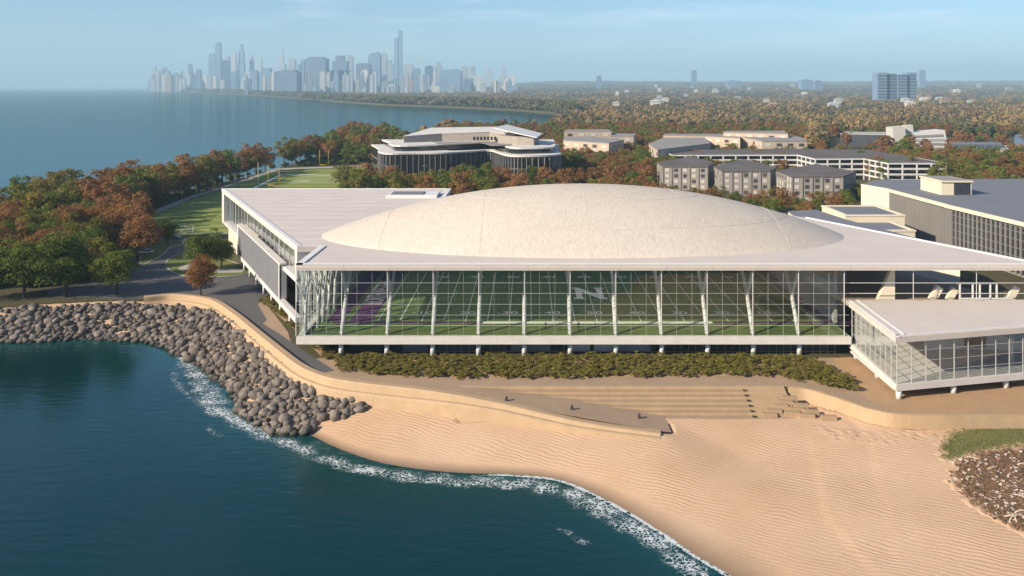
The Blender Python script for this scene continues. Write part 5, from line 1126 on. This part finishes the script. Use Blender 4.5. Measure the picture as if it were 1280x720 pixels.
# ------------------------------------------------------------------ boulders
def rock_mesh(seed):
    bm = bmesh.new(); bmesh.ops.create_icosphere(bm, subdivisions=2, radius=.5); r = random.Random(seed); o = Vector((r.uniform(0, 50), r.uniform(0, 50), 0))
    sx, sy, sz = r.uniform(.9, 1.25), r.uniform(.85, 1.1), r.uniform(.68, .85)
    for v in bm.verts:
        n = mnoise.noise(v.co * 2.2 + o) * .42 + mnoise.noise(v.co * 5 + o) * .2; v.co = v.co * (1 + n); v.co.x *= sx; v.co.y *= sy; v.co.z *= sz
    me = bpy.data.meshes.new('boulder'); bm.to_mesh(me); bm.free(); me.polygons.foreach_set('use_smooth', [True] * len(me.polygons)); me.materials.append(M['rock']); return me
RK = [rock_mesh(k) for k in range(8)]
rock_px = [(-70, 432, 0), (0, 430, 0), (60, 428, 0), (110, 424, 0), (180, 428, 0), (213, 440, 0), (248, 459, 0), (284, 486, 0), (298, 516, 0), (338, 543, 0), (384, 545, .1), (400, 528, .8), (430, 524, 1.3), (468, 513, 2.1),
           (455, 505, 2.4), (420, 494, 2.9), (392, 481, 3.1), (366, 464, 3.4), (340, 443, 3.7), (312, 419, 3.9), (288, 400, 4.2), (258, 386, 4.4), (215, 378, 4.6), (180, 378, 4.6), (140, 379, 4.7), (60, 382, 4.8), (0, 386, 4.8), (-70, 390, 4.8)]
RP = [G(u, v, z)[:2] for u, v, z in rock_px]; rr = random.Random(5); rocks = []
cell = {}
for _ in range(32000):
    x = rr.uniform(-160, -24); y = rr.uniform(138, 232)
    if not bool(inside(RP, np.array([x]), np.array([y]))[0]): continue
    s = rr.choice([.9, 1.1, 1.3, 1.5, 1.7, 1.9, 2.3]); k = (int(x // 2), int(y // 2)); bad = False
    if rr.random() < .02: continue
    for i in (-1, 0, 1):
        for j in (-1, 0, 1):
            for q in cell.get((k[0] + i, k[1] + j), ()):
                if (q[0] - x) ** 2 + (q[1] - y) ** 2 < (.29 * (q[2] + s)) ** 2: bad = True
    if bad: continue
    cell.setdefault(k, []).append((x, y, s)); rocks.append((x, y, s))
zs_, _, _ = terrain(np.array([r[0] for r in rocks]), np.array([r[1] for r in rocks]))
rocks = [(x, y, s, max(z, -.5)) for (x, y, s), z in zip(rocks, zs_)]
rocks.sort(key=lambda r: -r[2] / r[1] * (1 if abs(r[0]) < r[1] * .62 else .2))
stuff = MB(); tmpl = [(np.array([v.co[:] for v in m.vertices]), [tuple(p.vertices) for p in m.polygons]) for m in RK]
for i, (x, y, s, z) in enumerate(rocks):
    a = rr.uniform(0, 6.28); k = i % 8; loc = (x, y, z + s * .22)
    if i < 290:
        tag(add('boulder', RK[k], None, loc, (rr.uniform(-.3, .3), rr.uniform(-.3, .3), a), (s, s, s)), 'rounded grey boulder piled on the slope below the sea wall', 'boulder', 'boulders below the sea wall')
    else:
        V, Fs = tmpl[k]; c, sn = math.cos(a), math.sin(a); W_v = np.stack([V[:, 0] * c - V[:, 1] * sn, V[:, 0] * sn + V[:, 1] * c, V[:, 2]], 1) * s + np.array(loc); stuff.quadmesh(W_v.tolist(), Fs, True)
tag(stuff.build('boulder_bank', M['rock']), 'grey boulders heaped along the shore below the wood', 'boulders', kind='stuff')
print('rocks', len(rocks))

# ------------------------------------------------------------------ shrubs in front of the undercroft
SH = []
for k in range(4):
    SH.append(with_mat(leaf_cloud(900 + k, .95, 1.9, 16, 26, .26, 0.0), 'leaf_shrub'))
bed = XY([(430, 449), (436, 462), (470, 470), (560, 473), (700, 473), (860, 471), (960, 471), (1010, 478), (1066, 489), (1068, 482), (1040, 462), (1000, 449), (440, 448)], 5)
sheet('planting_bed', None, 'dry_bed', 5.016, 'sandy planting bed along the hall', bed)
bed2 = XY([(326, 376), (342, 366), (372, 396), (395, 424), (426, 449), (434, 466), (425, 462), (400, 444), (370, 414)], 5)
sheet('planting_bed', None, 'dry_bed', 5.020, 'sandy planting bed beside the wing', bed2)
def shrubs(poly, sp, label, group, limit=290, tries=6000, smin=.75, smax=1.25):
    r = random.Random(21); cell = []; xs_ = [p[0] for p in poly]; ys_ = [p[1] for p in poly]
    for _ in range(tries):
        if len(cell) >= limit: break
        x, y = r.uniform(min(xs_), max(xs_)), r.uniform(min(ys_), max(ys_))
        if not bool(inside(poly, np.array([x]), np.array([y]))[0]) or any((a - x) ** 2 + (b - y) ** 2 < sp * sp for a, b in cell): continue
        cell.append((x, y)); s = r.uniform(smin, smax)
        tag(add('shrub', SH[len(cell) % 4], None, (x, y, 5.01), (0, 0, r.uniform(0, 6.28)), (s * 1.1, s * 1.1, s * .52)), label, 'shrub', group)
    return len(cell)
print('shrubs', shrubs(bed, 1.5, 'olive green shrub in the long bed in front of the undercroft', 'shrubs in the long bed', 290, 9000, 1.0, 1.55), shrubs(bed2, 1.3, 'olive shrub on the slope beside the grey wing', 'shrubs beside the wing', 90))

# ------------------------------------------------------------------ grassy mound and beach debris
def draped(name, px, z0, step, matn, label, lift=.03, mound=0.):
    poly = XY(px, z0); xs_ = np.arange(min(p[0] for p in poly) - 1, max(p[0] for p in poly) + 1, step); ys_ = np.arange(min(p[1] for p in poly) - 1, max(p[1] for p in poly) + 1, step)
    def zf(X, Y):
        z, _, _ = terrain(X, Y); d, _ = dist_line(poly + poly[:1], X, Y); ins = inside(poly, X, Y); wob = .35 * np.sin(X * 2.1 + Y) + .3 * np.sin(Y * 2.7 - X * 1.3)
        e = np.where(ins, d, -d) + wob; return z + np.clip(e * .2, -.25, lift) + mound * np.clip(e / 4, 0, 1), {'cover': np.clip(e / 4, 0, 1)}
    return tag(grid_object(name, xs_, ys_, zf, M[matn], keep=lambda X, Y: inside(poly, X, Y)), label, kind='structure'), poly
mat('mound_grass', (.075, .095, .022), .95, .2, .3, col2=(.17, .15, .055), fine=.35, bscale=2.5, bump=.8)
mat('debris_soil', (.10, .055, .028), .95, .3, .6, col2=(.17, .10, .05), fine=.4, bscale=3, bump=.8)
def patchy(m):
    N = m.node_tree.nodes; L = m.node_tree.links; p = N['Principled BSDF']; src = p.inputs['Base Color'].links[0].from_socket
    at = N.new('ShaderNodeAttribute'); at.attribute_name = 'cover'; geo = N.new('ShaderNodeNewGeometry'); nz = N.new('ShaderNodeTexNoise'); nz.inputs['Scale'].default_value = .9; nz.inputs['Detail'].default_value = 8; nz.inputs['Roughness'].default_value = .7; L.new(geo.outputs['Position'], nz.inputs['Vector'])
    a = N.new('ShaderNodeMath'); a.operation = 'ADD'; L.new(at.outputs['Fac'], a.inputs[0]); L.new(nz.outputs['Fac'], a.inputs[1]); r = N.new('ShaderNodeMapRange'); r.inputs['From Min'].default_value = .62; r.inputs['From Max'].default_value = .95; L.new(a.outputs[0], r.inputs[0])
    mx = N.new('ShaderNodeMix'); mx.data_type = 'RGBA'; mx.inputs['A'].default_value = (.53, .36, .23, 1); L.new(r.outputs[0], mx.inputs['Factor']); L.new(src, mx.inputs['B']); L.new(mx.outputs['Result'], p.inputs['Base Color'])
patchy(M['mound_grass']); patchy(M['debris_soil'])
gpx = [(1168, 556), (1180, 540), (1215, 531), (1310, 529), (1310, 556), (1245, 563), (1190, 578), (1170, 570)]
dpx = [(1184, 585), (1195, 572), (1230, 561), (1320, 552), (1320, 680), (1272, 660), (1235, 640), (1200, 618), (1182, 598)]
mound, gp = draped('grassy_mound', gpx, 2.8, .5, 'mound_grass', 'rough green grass mound below the curved wall', .05, .22)
deb, dp_ = draped('debris_ground', dpx, 2.6, .5, 'debris_soil', 'dark soil under the beach debris', .10, .1)
def scat(poly, n, seed):
    r = np.random.default_rng(seed); xs_ = [p[0] for p in poly]; ys_ = [p[1] for p in poly]; out = []
    while len(out) < n:
        x = r.uniform(min(xs_), max(xs_), 400); y = r.uniform(min(ys_), max(ys_), 400); ok = inside(poly, x, y) & (dist_line(poly + poly[:1], x, y)[0] > r.uniform(0, 3.5, 400)); out += list(zip(x[ok], y[ok]))
    out = np.array(out[:n]); return out, terrain(out[:, 0], out[:, 1])[0], r
mat('debris_brown', (.13, .07, .035), .95, .3, 1.5, col2=(.22, .13, .07)); mat('debris_pale', (.50, .44, .37), .9, .2, 1.5)
for mname, n, seed, lo, hi, lb in (('debris_brown', 1500, 4, .12, .5, 'brown drift litter strewn below the mound'), ('debris_pale', 320, 5, .12, .55, 'pale stones and bleached chips among the drift litter'), ('bark', 700, 6, .12, .45, 'dark drift litter strewn below the mound')):
    P, Z, r = scat(dp_, n, seed); mb = MB()
    for (x, y), z in zip(P, Z):
        L = r.uniform(lo, hi); w = L * r.uniform(.45, .95); h = L * r.uniform(.2, .45); a = r.uniform(0, math.pi); dx, dy = math.cos(a) * L / 2, math.sin(a) * L / 2; zz = z + .16 + h * .3
        mb.beam((x - dx, y - dy, zz - r.uniform(0, .06)), (x + dx, y + dy, zz + r.uniform(0, .08)), w, h, w2=w * .6, h2=h * .7)
    tag(mb.build('beach_debris', M[mname]), lb, 'debris', kind='stuff')
P, Z, r = scat(dp_, 14, 9)
for (x, y), z in zip(P, Z):
    a = r.uniform(0, 3.14); L = r.uniform(.6, 1.3); mb = MB(); mb.tube([(-L, 0, 0), (-L * .2, .12, .05), (L * .5, -.05, .08), (L, .2, .16)], [.1, .12, .09, .04], 6); mb.tube([(L * .1, .05, .05), (L * .4, .5, .2)], [.06, .025], 5)
    tag(add('driftwood', mb.mesh('driftwood', M['bleached_wood']), None, (x, y, z + .22), (0, 0, a)), 'bleached driftwood branch lying in the debris below the mound', 'driftwood', 'driftwood in the debris')
P, Z, r = scat(gp, 3600, 12); mb = MB()
for (x, y), z in zip(P, Z):
    h = r.uniform(.0, .18); a = r.uniform(0, 6.28); w = r.uniform(.05, .12); dx, dy = math.cos(a) * w, math.sin(a) * w; lx, ly = r.uniform(-.2, .2, 2)
    mb.quadmesh([(x - dx, y - dy, z + .02), (x + dx, y + dy, z + .02), (x + lx, y + ly, z + .30 + h)], [(0, 1, 2)])
mat('grass_blade', (.09, .115, .025), .9, .2, .4, col2=(.19, .17, .06)); tag(mb.build('grass_tufts', M['grass_blade']), 'tufts of rough grass on the mound', 'grass', kind='stuff')

# ------------------------------------------------------------------ sports gear, cars, people
def goal_post(p, w, lb):
    e = empty('goal_post', p, lb, 'goal post', 'yellow goal posts'); x, y, z = p
    MB().tube([(x, y + 1.4, z), (x, y + 1.4, z + 1.8), (x, y + .6, z + 2.9), (x, y, z + 3.05)], .11, 8).build('gooseneck', M['yellow_paint'], e)
    MB().tube([(x - w / 2, y, z + 3.05), (x + w / 2, y, z + 3.05)], .10, 8).build('crossbar', M['yellow_paint'], e)
    for s in (-1, 1): MB().tube([(x + s * w / 2, y, z + 3), (x + s * w / 2, y, z + 12.2)], .09, 8).build('upright', M['yellow_paint'], e)
goal_post(G(342, 239), 5.6, 'yellow goal post at the near end of the outdoor field'); goal_post(G(405, 212), 5.6, 'yellow goal post in front of the far trees')
for u, v, h, lb in ((292.5, 238, 9, 'thin white pole beside the wing roof'), (322.5, 234, 13, 'tall thin white pole by the outdoor field'), (307, 236, 8, 'thin white pole near the wing corner')):
    p = G(u, v); e = empty('field_pole', p, lb, 'pole'); MB().tube([p, (p[0], p[1], 5 + h)], [.14, .09], 8).build('shaft', M['white_paint'], e); MB().box(p[0] - .5, p[0] + .5, p[1] - .5, p[1] + .5, 5, 5.25).build('base', M['concrete'], e)
p = G(231, 292); sg = empty('soccer_goal', p, 'white soccer goal with net at the near edge of the sports field', 'goal'); W2 = 3.0
for s in (-1, 1): MB().tube([(p[0] + s * W2, p[1], 5), (p[0] + s * W2, p[1], 7.6)], .1, 8).build('post', M['white_paint'], sg); MB().tube([(p[0] + s * W2, p[1], 7.5), (p[0] + s * W2, p[1] + 1.8, 5.05)], .06, 6).build('stay', M['white_paint'], sg)
MB().tube([(p[0] - W2, p[1], 7.6), (p[0] + W2, p[1], 7.6)], .1, 8).build('crossbar', M['white_paint'], sg)
mb = MB()
for k in range(19): x = p[0] - W2 + k * W2 / 9; mb.beam((x, p[1] + .1, 7.55), (x, p[1] + 1.8, 5.05), .03, .03)
for k in range(9): t = k / 8; mb.beam((p[0] - W2, p[1] + .1 + 1.7 * t, 7.55 - 2.5 * t), (p[0] + W2, p[1] + .1 + 1.7 * t, 7.55 - 2.5 * t), .03, .03)
mb.build('net', M['net_white'], sg)
a, b = Vector(G(262, 294)), Vector(G(292, 294)); fn = empty('field_fence', a, 'low white fence at the near edge of the sports field', 'fence')
for k in range(9): q = a.lerp(b, k / 8); MB().tube([q, (q.x, q.y, 6.3)], .05, 6).build('fence_post', M['white_paint'], fn)
for z in (5.5, 5.9, 6.25): MB().beam((a.x, a.y, z), (b.x, b.y, z), .05, .06).build('rail', M['white_paint'], fn)
def car(p, rz, m, lb):
    e = empty('parked_car', p, lb, 'car', 'cars parked by the sports field'); e.rotation_euler.z = rz
    def part(n, me): o = bpy.data.objects.new(n, me); COL.objects.link(o); o.parent = e; return o
    prof = [(-2.2, .45), (-2.25, .8), (-2.1, 1.0), (-1.2, 1.02), (-.7, 1.05), (2.0, 1.02), (2.2, .8), (2.2, .4)]
    vs = [(x, s * .88, z) for s in (-1, 1) for x, z in prof]; n = len(prof)
    part('body', MB().quadmesh(vs, [(i, i + 1, n + i + 1, n + i) for i in range(n - 1)] + [(n - 1, 0, n, 2 * n - 1), tuple(range(n))[::-1], tuple(range(n, 2 * n))]).mesh('body', M[m], .06))
    part('cabin', MB().quadmesh([(-1.2, -.8, 1.0), (1.75, -.8, 1.0), (1.75, .8, 1.0), (-1.2, .8, 1.0), (-.45, -.64, 1.45), (1.2, -.64, 1.45), (1.2, .64, 1.45), (-.45, .64, 1.45)], [(0, 1, 5, 4), (1, 2, 6, 5), (2, 3, 7, 6), (3, 0, 4, 7)]).mesh('cabin', M['car_glass']))
    part('roof', MB().box(-.5, 1.25, -.67, .67, 1.44, 1.5).mesh('roof', M[m], .02))
    for x in (-1.35, 1.35):
        for s in (-1, 1): w = part('wheel', MB().tube([(x, s * .7, .34), (x, s * .92, .34)], .34, 14).mesh('wheel', M['black_rubber'])); q = bpy.data.objects.new('rim', MB().tube([(x, s * .91, .34), (x, s * .935, .34)], .2, 10).mesh('rim', M['louver'])); COL.objects.link(q); q.parent = w
    for s in (-1, 1): part('headlight', MB().box(-2.27, -2.2, s * .62 - .15, s * .62 + .15, .72, .86).mesh('headlight', M['window_pale']))
car((*G(201, 300.5)[:2], 5.105), .1, 'car_white', 'white parked car at the end of the row by the soccer goal'); car((*G(217, 300)[:2], 5.105), .1, 'car_blue', 'blue grey parked car beside the small green tree'); car((*G(182, 318)[:2], 5.105), .5, 'car_white', 'pale car parked under the big rust tree')

# people on the indoor field
def person_mesh(pose, shirt):
    J = {'pelvis': (0, 0, .95), 'chest': (0, -.03, 1.32), 'neck': (0, -.03, 1.5), 'head': (0, -.05, 1.66), 'top': (0, -.05, 1.76)}
    st = .12 if pose == 0 else .32; lean = 0 if pose == 0 else .12
    pts = [(0, 0, .95), (0, -lean * .6, 1.3), (0, -lean, 1.48), (0, -lean - .02, 1.62), (0, -lean - .02, 1.75)]; rad = [.15, .17, .07, .10, .07]; ed = [(0, 1), (1, 2), (2, 3), (3, 4)]
    for s in (-1, 1):
        k = len(pts); pts += [(s * .11, 0, .9), (s * .12, -s * st * .5 - .02, .5), (s * .13, -s * st, .09), (s * .13, -s * st - .16, .04)]; rad += [.10, .075, .05, .04]; ed += [(0, k), (k, k + 1), (k + 1, k + 2), (k + 2, k + 3)]
        k = len(pts); pts += [(s * .2, -lean, 1.42), (s * .27, s * st * .3 - lean, 1.14), (s * .28, s * st * .5 - .1 - lean, .9), (s * .28, s * st * .5 - .14 - lean, .8)]; rad += [.065, .05, .04, .04]; ed += [(1, k), (k, k + 1), (k + 1, k + 2), (k + 2, k + 3)]
    me = bpy.data.meshes.new('person'); me.from_pydata(pts, ed, []); o = bpy.data.objects.new('person', me); COL.objects.link(o)
    md = o.modifiers.new('skin', 'SKIN')
    for v, r in zip(me.skin_vertices[0].data, rad): v.radius = (r, r)
    me.skin_vertices[0].data[0].use_root = True; o.modifiers.new('sub', 'SUBSURF').levels = 1
    out = bpy.data.meshes.new_from_object(o.evaluated_get(bpy.context.evaluated_depsgraph_get())); bpy.data.objects.remove(o)
    out.materials.clear()
    for m in ('cloth_dark', shirt, 'skin'): out.materials.append(M[m])
    for p in out.polygons: z = p.center.z; p.material_index = 2 if z > 1.47 or (abs(p.center.x) > .24 and z < 1.1) else 1 if z > .95 else 0
    return out
PM = [person_mesh(0, 'cloth_purple'), person_mesh(1, 'cloth_dark'), person_mesh(1, 'cloth_purple')]
for i, (u, v, lb) in enumerate(((560, 362, 'person in purple top walking inside the crease circle'), (535, 377, 'person in dark clothes running near the ten yard line'), (653, 400, 'person in purple top near the white bench strip'),
        (682, 413, 'person in purple walking on the turf behind the glass front'), (700, 413, 'person in dark clothes striding on the turf behind the glass'), (723, 412.5, 'person in purple top striding near midfield behind the glass'), (744, 412.5, 'person in purple standing near the fifty yard line behind the glass'), (826, 405, 'person in dark clothes beside the white bench strip'))):
    p = G(u, v, ZF + .03); tag(add('person', PM[i % 3], None, p, (0, 0, i * 1.3)), lb, 'person')

# ------------------------------------------------------------------ air
hz = MB().box(-25200, 25200, -700, 25200, -4, 620).mesh('haze', None)
hm = bpy.data.materials.new('haze_air'); hm.use_nodes = True; N = hm.node_tree.nodes; N.clear(); out = N.new('ShaderNodeOutputMaterial'); pvn = N.new('ShaderNodeVolumePrincipled')
pvn.inputs['Color'].default_value = (.50, .79, 1, 1); pvn.inputs['Density'].default_value = 1.05e-4; pvn.inputs['Anisotropy'].default_value = 0.0
hm.node_tree.links.new(pvn.outputs[0], out.inputs['Volume']); hz.materials.append(hm)
tag(add('haze', hz), 'thin blue haze over the lake and plain', 'haze', kind='stuff')
